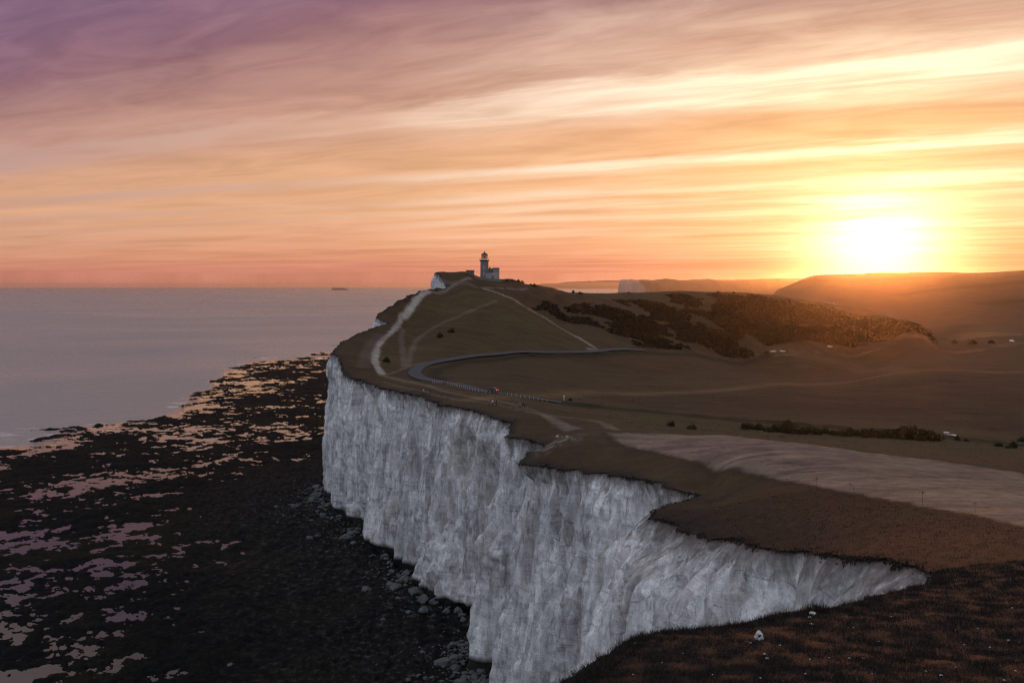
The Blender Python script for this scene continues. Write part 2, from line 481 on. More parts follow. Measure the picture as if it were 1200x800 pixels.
def mat_ground():
    m, t, b = new_mat('turf')
    at = t.node('ShaderNodeAttribute', attribute_name='Col')
    pos = t.node('ShaderNodeNewGeometry').outputs['Position']
    fine = t.noise(pos, 3.2, 5, 0.65)
    mid = t.noise(pos, 0.32, 5, 0.6, 0.6)
    big = t.noise(pos, 0.028, 5, 0.55, 0.8)
    v = t.m('MULTIPLY', t.m('ADD', 0.45, t.m('MULTIPLY', fine, 1.1)), t.m('ADD', 0.55, t.m('MULTIPLY', mid, 0.9)))
    v = t.m('MULTIPLY', v, t.m('ADD', 0.62, t.m('MULTIPLY', big, 0.76)))
    tr_ = t.noise(t.v('MULTIPLY', pos, (.35, 1.0, 1.0)), .085, 6, .65, 1.5)
    v = t.m('MULTIPLY', v, t.m('ADD', .25, t.m('MULTIPLY', tr_, 1.5)))
    tuft = t.m('MULTIPLY', t.m('SUBTRACT', t.noise(pos, .9, 3, .7), .56), 6.0, clamp=True)
    c = t.scale(at.outputs['Color'], v)
    c = t.mix(t.m('MULTIPLY', tuft, .75), c, t.scale(c, .42))
    straw = t.m('MULTIPLY', t.m('SUBTRACT', t.noise(t.v('MULTIPLY', pos, (.4, 1, 1)), .45, 5, .7, .5), .58), 5.0, clamp=True)
    c = t.mix(t.m('MULTIPLY', straw, .85), c, t.mix(1.0, c, (1.75, 1.6, 1.4), 'MULTIPLY'))
    c = t.mix(t.m('MULTIPLY', t.m('SUBTRACT', mid, 0.42), 1.6, clamp=True), c, t.scale(c, 0.72))
    green = t.mix(1.0, c, (0.82, 1.06, 0.80), 'MULTIPLY')
    c = t.mix(t.m('MULTIPLY', t.m('SUBTRACT', big, 0.45), 2.5, clamp=True), c, green)
    t.put(c, b.inputs['Base Color']); b.inputs['Roughness'].default_value = 0.95
    b.inputs['Specular IOR Level'].default_value = 0.15
    bump(t, b, t.m('ADD', fine, t.m('MULTIPLY', mid, 1.5)), 0.55, 0.12)
    return m


def mat_chalk():
    m, t, b = new_mat('chalk')
    g = t.node('ShaderNodeNewGeometry'); pos = g.outputs['Position']
    x, y, z = t.sep(pos)
    dep = t.node('ShaderNodeAttribute', attribute_name='depth').outputs['Fac']
    vs = t.v('MULTIPLY', pos, (1, 1, 0.07))
    streak = t.noise(vs, 0.34, 9, 0.68, 0.5)
    block = t.noise(t.v('MULTIPLY', pos, (1, 1, .35)), 0.30, 9, 0.70, 0.4)
    large = t.noise(t.v('MULTIPLY', pos, (1, 1, 0.4)), 0.075, 4, 0.55, 0.8)
    fine = t.noise(pos, 4.5, 4, 0.6)
    c = t.ramp(streak, [(.30, (.44, .425, .41)), (.44, (.62, .61, .60)), (.56, (.75, .75, .74)), (.7, (.84, .84, .83))])
    c = t.mix(t.m('MULTIPLY', t.m('SUBTRACT', .49, block), 5.0, clamp=True), c, (.29, .285, .28))
    c = t.mix(t.m('MULTIPLY', t.m('SUBTRACT', large, .54), 3.2, clamp=True), c, (.40, .35, .30))
    lg2 = t.noise(t.v('MULTIPLY', pos, (1, 1, .55)), .045, 5, .6, 1.2)
    c = t.scale(c, t.ramp(lg2, [(.36, .66), (.47, .92), (.53, 1.0), (.64, 1.14)]))
    # flint seams: thin dark broken lines along the bedding
    zz = t.m('ADD', z, t.m('MULTIPLY', t.noise(pos, 0.12, 3, 0.5), 5.0))
    fr = t.m('FRACT', t.m('DIVIDE', zz, 4.1))
    seam = t.m('LESS_THAN', t.m('ABSOLUTE', t.m('SUBTRACT', fr, 0.5)), 0.017)
    seam = t.m('MULTIPLY', seam, t.m('GREATER_THAN', t.noise(t.v('MULTIPLY', pos, (1, 1, .3)), 0.35, 4, 0.6), 0.54))
    c = t.mix(t.m('MULTIPLY', seam, 0.40), c, (.12, .12, .12))
    crack = t.m('MULTIPLY', t.m('SUBTRACT', .40, t.noise(t.v('MULTIPLY', pos, (1, 1, .12)), 1.1, 5, .7, 1.2)), 6.0, clamp=True)
    c = t.mix(t.m('MULTIPLY', crack, .5), c, (.17, .165, .16))
    pock = t.m('MULTIPLY', t.m('SUBTRACT', .37, t.noise(pos, 1.9, 3, .6)), 9.0, clamp=True)
    c = t.mix(t.m('MULTIPLY', pock, .5), c, (.16, .155, .15))
    # jointed blocks: each a slightly different white, with sharp upright joints
    wp = t.v('ADD', t.v('MULTIPLY', pos, (1, 1, .38)), t.scale(t.noise(pos, .35, 4, col=True), 1.2))
    vo = t.node('ShaderNodeTexVoronoi', feature='F1'); t.put(wp, vo.inputs['Vector']); vo.inputs['Scale'].default_value = .62
    vo2 = t.node('ShaderNodeTexVoronoi', feature='F1'); t.put(wp, vo2.inputs['Vector']); vo2.inputs['Scale'].default_value = 1.9
    cell = t.m('ADD', t.m('MULTIPLY', t.sep(vo.outputs['Color'])[0], .6), t.m('MULTIPLY', t.sep(vo2.outputs['Color'])[1], .4))
    c = t.scale(c, t.m('ADD', .66, t.m('MULTIPLY', cell, .66)))
    bed = t.noise(t.comb(t.m('MULTIPLY', x, .01), t.m('MULTIPLY', y, .01), zz), 1.3, 5, .75)
    c = t.scale(c, t.m('ADD', .56, t.m('MULTIPLY', bed, .88)))
    jn = t.noise(t.v('MULTIPLY', pos, (1, 1, .035)), .30, 4, .6, .3)
    joint = t.m('MULTIPLY', t.m('LESS_THAN', t.m('ABSOLUTE', t.m('SUBTRACT', jn, .5)), .011), t.m('GREATER_THAN', t.noise(pos, .22, 3, .6), .48))
    c = t.mix(t.m('MULTIPLY', joint, .35), c, (.15, .145, .14))
    # soil washed over the rim, weed and wet rock at the foot
    soil = t.m('SUBTRACT', 1.0, t.m('DIVIDE', dep, t.m('ADD', 0.25, t.m('MULTIPLY', t.m('POWER', t.noise(t.v('MULTIPLY', pos, (1, 1, .25)), .8, 5, .65), 3.0), 24.0))), clamp=True)
    c = t.mix(t.m('MULTIPLY', soil, 0.95), c, (.105, .080, .066))
    wet = t.m('SUBTRACT', 1.0, t.m('DIVIDE', t.m('SUBTRACT', z, 3.9), t.m('ADD', 1.0, t.m('MULTIPLY', block, 3.5))), clamp=True)
    c = t.mix(t.m('MULTIPLY', wet, 2.0, clamp=True), c, (.022, .024, .020))
    c = t.mix(t.m('MULTIPLY', fine, .35), c, t.scale(c, .6))
    t.put(c, b.inputs['Base Color']); b.inputs['Roughness'].default_value = .92
    b.inputs['Specular IOR Level'].default_value = .2
    hsum = t.m('ADD', t.m('ADD', t.m('ADD', t.m('ADD', t.m('MULTIPLY', bed, .55), t.m('MULTIPLY', block, .7)), t.m('MULTIPLY', cell, .50)), t.m('MULTIPLY', fine, .35)), t.m('SUBTRACT', t.m('MULTIPLY', streak, 1.3), t.m('ADD', t.m('MULTIPLY', seam, .25), t.m('MULTIPLY', crack, .2))))
    bump(t, b, hsum, 1.0, .55)
    return m


def mat_reef():
    m, t, b = new_mat('reef_rock')
    pos = t.node('ShaderNodeNewGeometry').outputs['Position']
    n1 = t.noise(pos, .5, 6, .65); n2 = t.noise(pos, .05, 4, .55)
    lt = t.node('ShaderNodeAttribute', attribute_name='shore').outputs['Fac']
    c = t.ramp(n1, [(.3, (.0025, .0032, .0036)), (.55, (.006, .0075, .0075)), (.75, (.015, .016, .015))])
    pale = t.ramp(n1, [(.4, (.006, .0065, .0065)), (.56, (.018, .018, .018)), (.70, (.085, .085, .082))])
    weed = t.noise(pos, .018, 6, .65, 1.0)
    c = t.mix(t.m('MULTIPLY', t.m('SUBTRACT', weed, .48), 5.0, clamp=True), c, t.mix(n1, (.004, .005, .003), (.028, .027, .017)))
    c = t.mix(t.m('MULTIPLY', lt, t.m('ADD', .35, n2)), c, pale)
    t.put(c, b.inputs['Base Color']); b.inputs['Roughness'].default_value = .85
    b.inputs['Specular IOR Level'].default_value = .03
    bump(t, b, n1, 1.0, .6)
    return m


def mat_sea():
    m, t, b = new_mat('sea_water')
    pos = t.node('ShaderNodeNewGeometry').outputs['Position']
    calm = t.node('ShaderNodeAttribute', attribute_name='calm').outputs['Fac']
    p1 = t.v('MULTIPLY', pos, (1.0, 1.7, 1.0))
    w1 = t.noise(p1, .022, 5, .6, .8); w2 = t.noise(p1, .16, 5, .62, .4); w3 = t.noise(pos, .9, 4, .6)
    patch_ = t.noise(t.v('MULTIPLY', pos, (.6, 1.0, 1)), .0022, 4, .6, 1.0)
    hgt = t.m('ADD', t.m('ADD', t.m('MULTIPLY', w1, 3.0), t.m('MULTIPLY', w2, 1.1)), t.m('MULTIPLY', w3, .2))
    hgt = t.m('MULTIPLY', hgt, t.m('SUBTRACT', 1.0, t.m('MULTIPLY', calm, .97)))
    foam = t.node('ShaderNodeAttribute', attribute_name='foam').outputs['Fac']
    fo = t.m('MULTIPLY', t.m('SUBTRACT', t.m('MULTIPLY', foam, t.noise(t.v('MULTIPLY', pos, (.35, 1, 1)), .12, 5, .65, .8)), .50), 9.0, clamp=True)
    t.put(t.mix(t.m('MULTIPLY', fo, .7), t.mix(calm, (.18, .215, .235), (.035, .036, .034)), (.62, .62, .62)), b.inputs['Base Color'])
    t.put(t.m('ADD', t.m('MULTIPLY', t.m('SUBTRACT', 1.0, calm), t.m('ADD', .14, t.m('MULTIPLY', patch_, .25))), .03), b.inputs['Roughness'])
    b.inputs['IOR'].default_value = 1.33
    bump(t, b, hgt, .65, 1.4)
    return m


M = dict(ground=mat_ground(), chalk=mat_chalk(), reef=mat_reef(), sea=mat_sea())
M['asphalt'] = simple('asphalt', (.060, .065, .074), .85, var=.25, scale=.8, spec=.15)

# ------------------------------------------------------------------ road
ROAD_END = 19
RD = [(1260, 524.5), (1200, 519.5), (1110, 512), (1000, 503), (860, 492), (780, 485), (700, 477), (640, 469), (574, 460), (540, 452.5), (505, 446), (488, 439.5), (487, 433.5), (500, 426), (530, 420.5), (580, 416.5),
      (640, 413.8), (700, 412.2), (760, 412), (820, 412.3), (900, 413)]
RDZ = [312, 312, 313, 316, 321, 326, 330, 330, 330, 346, 368, 388, 402, 420, 440, 465, 490, 520, 562, 610, 690]
RL = catmull([W(p[0], p[1], z)[:2] for p, z in list(zip(RD, RDZ))[:ROAD_END]], 2.5)


# ------------------------------------------------------------------ land
AZ = np.concatenate([np.linspace(-85, -28.5, 60), np.linspace(-28.4, 28.4, 720), np.linspace(28.6, 75, 60)]) * math.pi / 180
RR = np.concatenate([np.geomspace(14, 280, 265, endpoint=False), np.geomspace(280, 840, 310, endpoint=False), np.geomspace(840, 3700, 125)])
RG, AG = np.meshgrid(RR, AZ, indexing='ij')
GX = (RG * np.sin(AG)).ravel(); GY = (RG * np.cos(AG)).ravel()
INS, DIST, BX, BY = inside_and_dist(GX, GY)
nr, na = RG.shape
idx = np.arange(nr * na).reshape(nr, na)
quads = np.stack([idx[:-1, :-1], idx[:-1, 1:], idx[1:, 1:], idx[1:, :-1]], -1).reshape(-1, 4)
keep = INS[quads].any(1)
quads = quads[keep]
outv = ~INS
far_snap = outv & (DIST > 1e8)
GX2 = np.where(outv & ~far_snap, BX, GX); GY2 = np.where(outv & ~far_snap, BY, GY)
bad = far_snap[quads].any(1); quads = quads[~bad]
used = np.unique(quads); remap = np.full(nr * na, -1); remap[used] = np.arange(len(used))
quads = remap[quads][:, ::-1]
VX = GX2[used]; VY = GY2[used]; VD = np.where(outv[used], 0, DIST[used]).astype(np.float64)
VZ = height(VX, VY)
VZ = VZ + 0.05 * fbm(VX / 1.3, VY / 1.3, octaves=2)


def in_poly(X, Y, P):
    ins = np.zeros(len(X), bool); n = len(P)
    for i in range(n):
        x1, y1 = P[i][:2]; x2, y2 = P[(i + 1) % n][:2]
        if y1 == y2: continue
        sel = ((y1 > Y) != (y2 > Y)) & (X < (x2 - x1) * (Y - y1) / (y2 - y1) + x1)
        ins ^= sel
    return ins


def line_dist(X, Y, P, jump=0):
    best = np.full(len(X), 1e9)
    for a0, b0 in zip(P[:-1], P[1:]):
        a0 = np.asarray(a0[:2]); d = np.asarray(b0[:2]) - a0; L = d @ d + 1e-9
        if jump and L > jump * jump: continue
        t = np.clip(((X - a0[0]) * d[0] + (Y - a0[1]) * d[1]) / L, 0, 1)
        best = np.minimum(best, np.hypot(X - a0[0] - t * d[0], Y - a0[1] - t * d[1]))
    return best


def hits(L): return [hit(*p) for p in L]


C = np.empty((len(VX), 3)); C[:] = (.084, .057, .029)
R_ = np.hypot(VX, VY)


def blend(mask, col):
    C[:] = C * (1 - mask[:, None]) + np.array(col) * mask[:, None]


wob = fbm(VX / 9, VY / 9, octaves=3); wob2 = fbm(VX / 35, VY / 35, octaves=3); wob3 = fbm(VX / 2.2, VY / 2.2, octaves=3)
# greener down on the lighthouse hill, redder scrubby turf beyond
HILL = hits([(440, 440), (520, 422), (600, 416), (705, 412), (640, 372), (600, 347), (560, 341), (510, 345), (470, 372), (445, 400)])
mh = in_poly(VX, VY, HILL).astype(float); blend(mh * .85, (.096, .071, .032))
# slope inland of the lighthouse
# ploughed plain: alternating pale and dark bands
FIELD2 = hits([(700, 462), (880, 455), (1040, 447), (1199, 437), (1199, 505), (1000, 492), (860, 486), (760, 478)])
blend(in_poly(VX, VY, FIELD2) * .75, (.064, .042, .026))
BAND = hits([(560, 468), (700, 459), (860, 456), (1000, 446), (1199, 436)])
blend(np.exp(-(line_dist(VX, VY, BAND) / 5) ** 2) * .75, (.20, .125, .060))
BAND2 = hits([(940, 417), (1000, 427), (1060, 437)])
blend(np.exp(-(line_dist(VX, VY, BAND2) / 7) ** 2) * .6, (.17, .11, .055))
STUB = hits([(880, 414), (960, 411), (1040, 406), (1199, 400), (1199, 404), (1100, 409), (1000, 415), (930, 417)])
blend(in_poly(VX, VY, STUB) * .8 * sstep(-.5, .3, wob2 + wob * .3), (.19, .125, .075))
FARP = hits([(1100, 394), (1199, 386), (1199, 393), (1120, 400)])
blend(in_poly(VX, VY, FARP) * .8, (.20, .14, .075))
# dark verge and hedge bank of the road
VERGE = hits([(600, 463), (660, 471), (740, 480), (830, 489), (870, 491)])
blend(np.exp(-(line_dist(VX, VY, VERGE) / 4.5) ** 2) * .9, (.024, .026, .015))
VERGE2 = hits([(520, 448), (508, 440), (512, 433), (540, 425), (600, 419), (700, 415), (800, 415.5), (900, 415.5)])
blend(np.clip(np.exp(-(line_dist(VX, VY, VERGE2) / 3.2) ** 2) * .95, 0, 1), (.026, .026, .014))
GREEN = hits([(860, 500), (960, 506), (1100, 515), (1199, 521), (1199, 532), (1060, 522), (940, 514), (850, 506)])
blend(in_poly(VX, VY, GREEN) * sstep(-.3, .3, wob) * .9, (.050, .058, .024))
STRIP = hits([(640, 474), (760, 489), (860, 498), (860, 503), (760, 500), (700, 492), (650, 482)])
blend(in_poly(VX, VY, STRIP) * sstep(-.4, .4, wob2 + wob * .4) * .8, (.075, .064, .028))
# pale stony field
PALE = hits([(706, 507), (760, 507), (850, 509), (900, 515), (1000, 527), (1100, 539), (1199, 553)]) + [np.array([75, 140, 0]), np.array([70, 82, 0])] + \
    hits([(1199, 618), (1100, 598), (1000, 580), (900, 562), (820, 545), (760, 530), (720, 520)])
mp = in_poly(VX, VY, PALE).astype(float)
dp = line_dist(VX, VY, PALE + [PALE[0]])
mp = mp * sstep(0, 1.9, dp + wob3 * .9 + wob * 1.3)
rows = fbm(VX / 26, VY / 1.7, octaves=3)
tone = .205 + .09 * rows + .05 * wob + .05 * wob3
blend(mp * .95, (.27, .20, .165))
C[:] = np.where(mp[:, None] > .3, C * (1 + (tone / .205 - 1) * mp)[:, None], C)
edge_line = np.exp(-(dp / .8) ** 2) * (R_ < 300)
blend(edge_line * .7, (.04, .028, .02))
# dark scorched soil along the rim of the near cliffs
rim_w = 2.4 + 2.0 * wob + np.where((VY > 60) & (VY < 135), 3.2, 0)
rim = sstep(1.25, .1, VD / np.maximum(rim_w, .35)) * (VY < 620)
blend(rim * .9 * (VY > 62), (.036, .032, .030))
blend(sstep(7, 1, VD + wob * 2) * (VY < 62) * .45, (.045, .030, .022))
SPUR = (VY > 84) & (VY < 150) & (VD < 9)
blend(SPUR * sstep(-.45, .3, wob3 + wob * .5) * sstep(9, 3, VD) * .75, (.030, .026, .022))
# worn patches in the foreground, then near turf colour darkened to offset orange sunlight
blend((VY < 62) * sstep(.1, .7, wob2 + wob3 * .5) * .35, (.10, .066, .044))
blend((VY < 62) * sstep(.05, .6, -wob2 + wob3 * .5) * .5, (.055, .044, .034))
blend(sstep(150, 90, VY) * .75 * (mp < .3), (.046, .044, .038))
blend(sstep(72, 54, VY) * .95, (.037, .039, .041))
# tracks: worn chalk showing through (width in metres)
TR = [([(470, 372), (487, 353), (503, 340.5)], 4.0, (.46, .42, .37), 1.0), ([(503, 340.5), (535, 332), (550, 326)], 3.2, (.30, .25, .22), .6),
      ([(447, 438), (440, 425), (441, 410), (449, 397), (462, 386), (468, 378), (471, 371)], 3.4, (.42, .38, .34), .95), ([(425, 430), (428, 420), (434, 405), (447, 392)], 6, (.15, .12, .10), .5),
      ([(700, 409), (660, 386), (620, 362), (590, 346), (566, 337.5)], 2.4, (.30, .25, .20), .9), ([(566, 337.3), (600, 338.3), (618, 337.5)], 1.6, (.26, .22, .19), .8),
      ([(474, 431), (472, 412), (470, 395), (473, 385)], 3.0, (.17, .125, .10), .7), ([(478, 430), (482, 412), (492, 395), (515, 380), (545, 367), (580, 353)], 3.0, (.17, .125, .09), .75),
      ([(447, 439), (475, 446), (520, 458), (560, 466), (620, 479), (690, 492), (720, 503)], 3.0, (.20, .145, .11), .75),
      ([(450, 447), (500, 459), (560, 471), (600, 478), (640, 488), (670, 500)], 1.6, (.19, .135, .105), .6),
      ([(455, 442), (500, 451), (560, 463), (640, 476), (760, 492)], 1.5, (.17, .12, .09), .45), ([(445, 440), (460, 437), (478, 430), (500, 424)], 1.8, (.22, .17, .13), .6),
      ([(640, 486), (655, 496), (672, 503)], 4.5, (.26, .215, .19), .6), ([(520, 331), (545, 331), (556, 336)], 5, (.14, .105, .095), .7), ([(645, 509), (668, 511)], .9, (.55, .53, .5), .8),
      ([(692, 409), (708, 411.5)], 6, (.24, .21, .19), .8)]
for pts, wd, col_, am in TR:
    L = hits(pts); Lc = catmull([(p[0], p[1]) for p in L], 4.0)
    d = line_dist(VX, VY, Lc) + wob3 * .5 + wob * .6
    blend(sstep(wd * .62, wd * .25, d) * am, [1.15 * k_ for k_ in col_])
# rubble scar in the cliff rim
SC = hit(650, 520)
blend(np.exp(-((VX - SC[0]) / 5) ** 2 - ((VY - SC[1]) / 5) ** 2) * sstep(-.1, .3, wob3) * .7, (.42, .40, .38))
# far downs: field patterns
farm = (R_ > 1150)
blend(farm * .75, (.105, .068, .042))
FD = fbm(VX / 160, VY / 260, octaves=3)
blend(farm * sstep(0, .15, FD) * .35, (.075, .054, .034))
for L in ([(1060, 345), (1130, 337), (1199, 330)], [(1150, 356), (1199, 351)], [(1080, 384), (1130, 381)], [(930, 333), (1000, 330), (1070, 326)]):
    blend(np.exp(-(line_dist(VX, VY, hits(L)) / 22) ** 2) * .75, (.030, .026, .018))
# scrub country on the ridge: darker ground
SCRUB = hits([(625, 362), (650, 352), (700, 352), (780, 346), (860, 344), (960, 358), (1040, 373), (1086, 386), (1094, 402), (1000, 406), (900, 408), (800, 409), (740, 404), (700, 385), (660, 376)])
mscrub = in_poly(VX, VY, SCRUB)
blend(mscrub * .35, (.055, .046, .026))
RED = hits([(630, 345), (700, 348), (760, 350), (840, 352), (800, 362), (720, 366), (650, 356)])
blend(in_poly(VX, VY, RED) * .35, (.14, .085, .045))
C = C * (1 - .50 * sstep(175, 120, VY) * (mp < .3))[:, None]  # near turf colour darkened again to offset the sun on its slope
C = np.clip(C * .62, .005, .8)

_tn = np.gradient(RL, axis=0); _tn /= np.linalg.norm(_tn, axis=1)[:, None]
_nn = np.stack([-_tn[:, 1], _tn[:, 0]], 1); _nn *= np.where(_nn[:, 1] < 0, 1, -1)[:, None]
BK = RL + _nn * 5.0
BK = BK[((BK[:, 0] > 9) & (BK[:, 1] < 345)) | (BK[:, 1] > 475)]
near_b = np.flatnonzero((VY > 295) & (VY < 720) & (VX > 0) & (VX < 260))
db = line_dist(VX[near_b], VY[near_b], BK[::3], 60)
up_ = np.exp(-(db / 1.7) ** 2) * (1.15 + .35 * wob[near_b])
VZ[near_b] += up_
mb = np.zeros(len(VX)); mb[near_b] = np.clip(np.exp(-(db / 2.4) ** 2) * 1.1 * sstep(-.9, .1, wob[near_b]), 0, 1)
blend(mb * .85, (.024, .025, .014))
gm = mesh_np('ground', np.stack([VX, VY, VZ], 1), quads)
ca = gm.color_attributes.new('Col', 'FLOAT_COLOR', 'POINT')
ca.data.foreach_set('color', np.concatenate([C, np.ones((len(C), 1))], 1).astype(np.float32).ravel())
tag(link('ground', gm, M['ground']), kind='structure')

# ------------------------------------------------------------------ cliff
sel = np.ones(len(ED), bool)
sel[(ED[:, 1] < 28)] = (np.arange(len(ED))[ED[:, 1] < 28] % 3 == 0)
ce = ED[sel]; cn = NOUT[sel]; cz = ZED[sel]; cs = arc[sel]
NTR = 150
tt = np.linspace(0, 1, NTR) ** 1.15
Zb = -1.5
S, T = np.meshgrid(np.arange(len(ce)), tt, indexing='ij')
top = cz[:, None] - .08
d = T * (top - Zb)
ii = cs[:, None]
ey = ce[:, 1][:, None]
# the near wall of the cove (up to the notch) and the spur beyond have a broad crumbling rim
i_notch = int(np.argmin(np.hypot(ce[:, 0] - W(1096, 677, 58.5)[0], ce[:, 1] - 58.5)))
i_tip = int(np.argmin(np.hypot(ce[:, 0] - W(766, 601, 132)[0], ce[:, 1] - 132)))
kk = np.arange(len(ce))
spur = np.interp(kk, [i_notch - 5, i_notch + 8, i_tip - 10, i_tip + 12, i_tip + 30], [0, .75, 1.0, 1.0, 0])[:, None]
rimw = .5 + 3.6 * spur + 1.4 * np.clip(fbm(cs / 16, cs * 0 + 7.7, octaves=2), 0, 1)[:, None]
lean = np.interp(np.arange(len(ce)), np.arange(len(ce)), np.interp(ce[:, 1], [0, 150, 205, 248, 254, 264, 270, 300, 350, 385, 420, 700], [.12, .12, .145, .14, -.04, -.03, .14, .14, .10, .05, .03, .08]))[:, None]
lean = lean * (ce[:, 1] < 1200)[:, None] + .03 * (ce[:, 1] < 1200)[:, None] * fbm(cs / 30, cs * 0 + 2.2, octaves=2)[:, None] + .10 * spur
off = rimw * (1 - np.exp(-d / (2.4 + 2.5 * spur))) + lean * d
zz_ = top - d
off = off + 3.0 * np.exp(-np.clip(zz_, 0, 99) / 2.2) * np.clip(fbm(cs / 18, cs * 0 + 9.2, octaves=2)[:, None] + .15, 0, 1)
off = off - 2.2 * np.exp(-((zz_ - 3.4) / 1.7) ** 2) * np.interp(ey, [200, 256, 262, 345, 360], [.5, .5, 1, 1, .2])
bx_ = ce[:, 0][:, None] + cn[:, 0][:, None] * off; by_ = ce[:, 1][:, None] + cn[:, 1][:, None] * off
wq = fbm(bx_ / 30, by_ / 30, zz_ / 30, 2) * 1.2
big_ = fbm(bx_ / 27 + wq * .3, by_ / 27, zz_ / 90, 3) * 4.6 * np.interp(ey, [0, 370, 400, 480, 560, 700], [1, 1, .4, .4, .3, 1])
flute = -np.abs(fbm(bx_ / 10 + wq * .4, by_ / 10 + wq * .4, zz_ / 170, 4, .6)) * 3.6 + .9
blk = fbm(bx_ / 3.1 + wq, by_ / 3.1, zz_ / 7 + wq, 4, .6) * .38
led = perlin(bx_ / 14, by_ / 14, zz_ / 2.3 + wq * 2) * .12
hg = fbm(bx_ / 12 + wq * .5, by_ / 12, zz_ / 55, 3)
hangs = np.round(hg * 3.5) / 3.5 * 1.7
disp = (big_ + flute + blk + led + hangs) * sstep(.2, 5.5, d)
far_ = np.clip(ey / 700, 0, 1); lean_far = 1
disp = disp * np.where(ey > 1200, .8, np.interp(ey, [440, 500, 640, 700], [1, .45, .45, 1]))
# rills eaten into the rim
rill = np.abs(fbm(cs / 2.3, cs * 0 + 1.2, octaves=3))[:, None] * 2.4 * np.exp(-((d - 2.2) / 2.2) ** 2)
disp = disp - rill
X_ = bx_ + cn[:, 0][:, None] * disp; Y_ = by_ + cn[:, 1][:, None] * disp
# tuck the first row under the turf
X_[:, 0] -= cn[:, 0] * .6; Y_[:, 0] -= cn[:, 1] * .6
zz_[:, 0] += .02
V = np.stack([X_, Y_, zz_], -1).reshape(-1, 3)
ix = np.arange(len(ce) * NTR).reshape(len(ce), NTR)
cq = np.stack([ix[:-1, :-1], ix[1:, :-1], ix[1:, 1:], ix[:-1, 1:]], -1).reshape(-1, 4)[:, ::-1]
cm = mesh_np('cliff', V, cq)
da = cm.attributes.new('depth', 'FLOAT', 'POINT'); da.data.foreach_set('value', d.astype(np.float32).ravel())
tag(link('cliff', cm, M['chalk']), kind='structure')
FOOT = np.stack([X_[:, -6], Y_[:, -6]], 1)

# ------------------------------------------------------------------ sea and wave-cut platform
RB_px = np.array([-300, -120, 0, 60, 100, 180, 215, 240, 262, 300, 345, 390, 480, 620])
RB_py = np.array([560, 540, 524, 513, 504, 490, 478, 467, 437, 425, 419, 415, 413, 412])
RB_u = (RB_px - 600) / F; RB_z = EYE * F / (RB_py - Y0)


def reef_line(X, Y):
    return np.interp(X / np.maximum(Y, 1), RB_u, RB_z)


az = np.radians(np.linspace(-42, 6, 640)); rr = np.geomspace(165, 1600, 560)
RG, AG = np.meshgrid(rr, az, indexing='ij'); X = RG * np.sin(AG); Y = RG * np.cos(AG)
rel = (reef_line(X, Y) - Y) / np.maximum(Y, 1) + .10 * fbm(X / 75, Y / 75, octaves=4, gain=.6)     # >0 on the reef
ft = FOOT[(FOOT[:, 1] > 100) & (FOOT[:, 1] < 1100)][::4]
dfoot = np.full(X.size, 1e9)
xf, yf = X.ravel(), Y.ravel()
for p in ft: dfoot = np.minimum(dfoot, (xf - p[0]) ** 2 + (yf - p[1]) ** 2)
dfoot = np.sqrt(dfoot).reshape(X.shape)
# gullies run roughly along the shore
ca_, sa_ = math.cos(.35), math.sin(.35)
U = X * ca_ + Y * sa_; Vv = -X * sa_ + Y * ca_
n_big = fbm(U / 60, Vv / 50, octaves=3); n_mid = fbm(U / 16, Vv / 19, octaves=5, gain=.62); n_sm = fbm(X / 3.2, Y / 3.2, octaves=3, gain=.6)
shore = sstep(60, 6, dfoot + n_big * 30)
pools = sstep(24, 80, dfoot + n_big * 45) * (.62 + .9 * fbm(X / 70 + 5, Y / 80, octaves=2))
n_lo = fbm(U / 5.5, Vv / 7, octaves=4, gain=.68)
h = .47 + .60 * n_mid + .58 * n_lo + .45 * n_big + .25 * np.abs(n_sm) - .48 * pools
h = h + 1.3 * shore + 1.1 * sstep(28, 0, dfoot)
h = np.where(rel > 0, h - .30 * sstep(.16, 0, rel) + .25 * sstep(.3, .6, rel) * (X > -90), h)
h = h - 2.8 * sstep(.02, -.07, rel + .05 * n_big + .02 * n_mid)
h += (np.abs(fbm(X / 1.6, Y / 1.6, octaves=2)) * .55) * (.4 + shore)
V = np.stack([X, Y, h], -1).reshape(-1, 3)
ix = np.arange(X.size).reshape(X.shape)
rq = np.stack([ix[:-1, :-1], ix[:-1, 1:], ix[1:, 1:], ix[1:, :-1]], -1).reshape(-1, 4)[:, ::-1]
low = (h.ravel() < -1.2)[rq].all(1); rq = rq[~low]
us = np.unique(rq); rm = np.full(X.size, -1); rm[us] = np.arange(len(us))
rme = mesh_np('shore_platform', V[us], rm[rq])
at_ = rme.attributes.new('shore', 'FLOAT', 'POINT'); at_.data.foreach_set('value', sstep(75, 6, dfoot + n_big * 18).ravel()[us].astype(np.float32))
tag(link('shore_platform', rme, M['reef']), kind='structure')


def shore_h(x, y):
    i = np.argmin((X - x) ** 2 + (Y - y) ** 2); return float(h.ravel()[i])


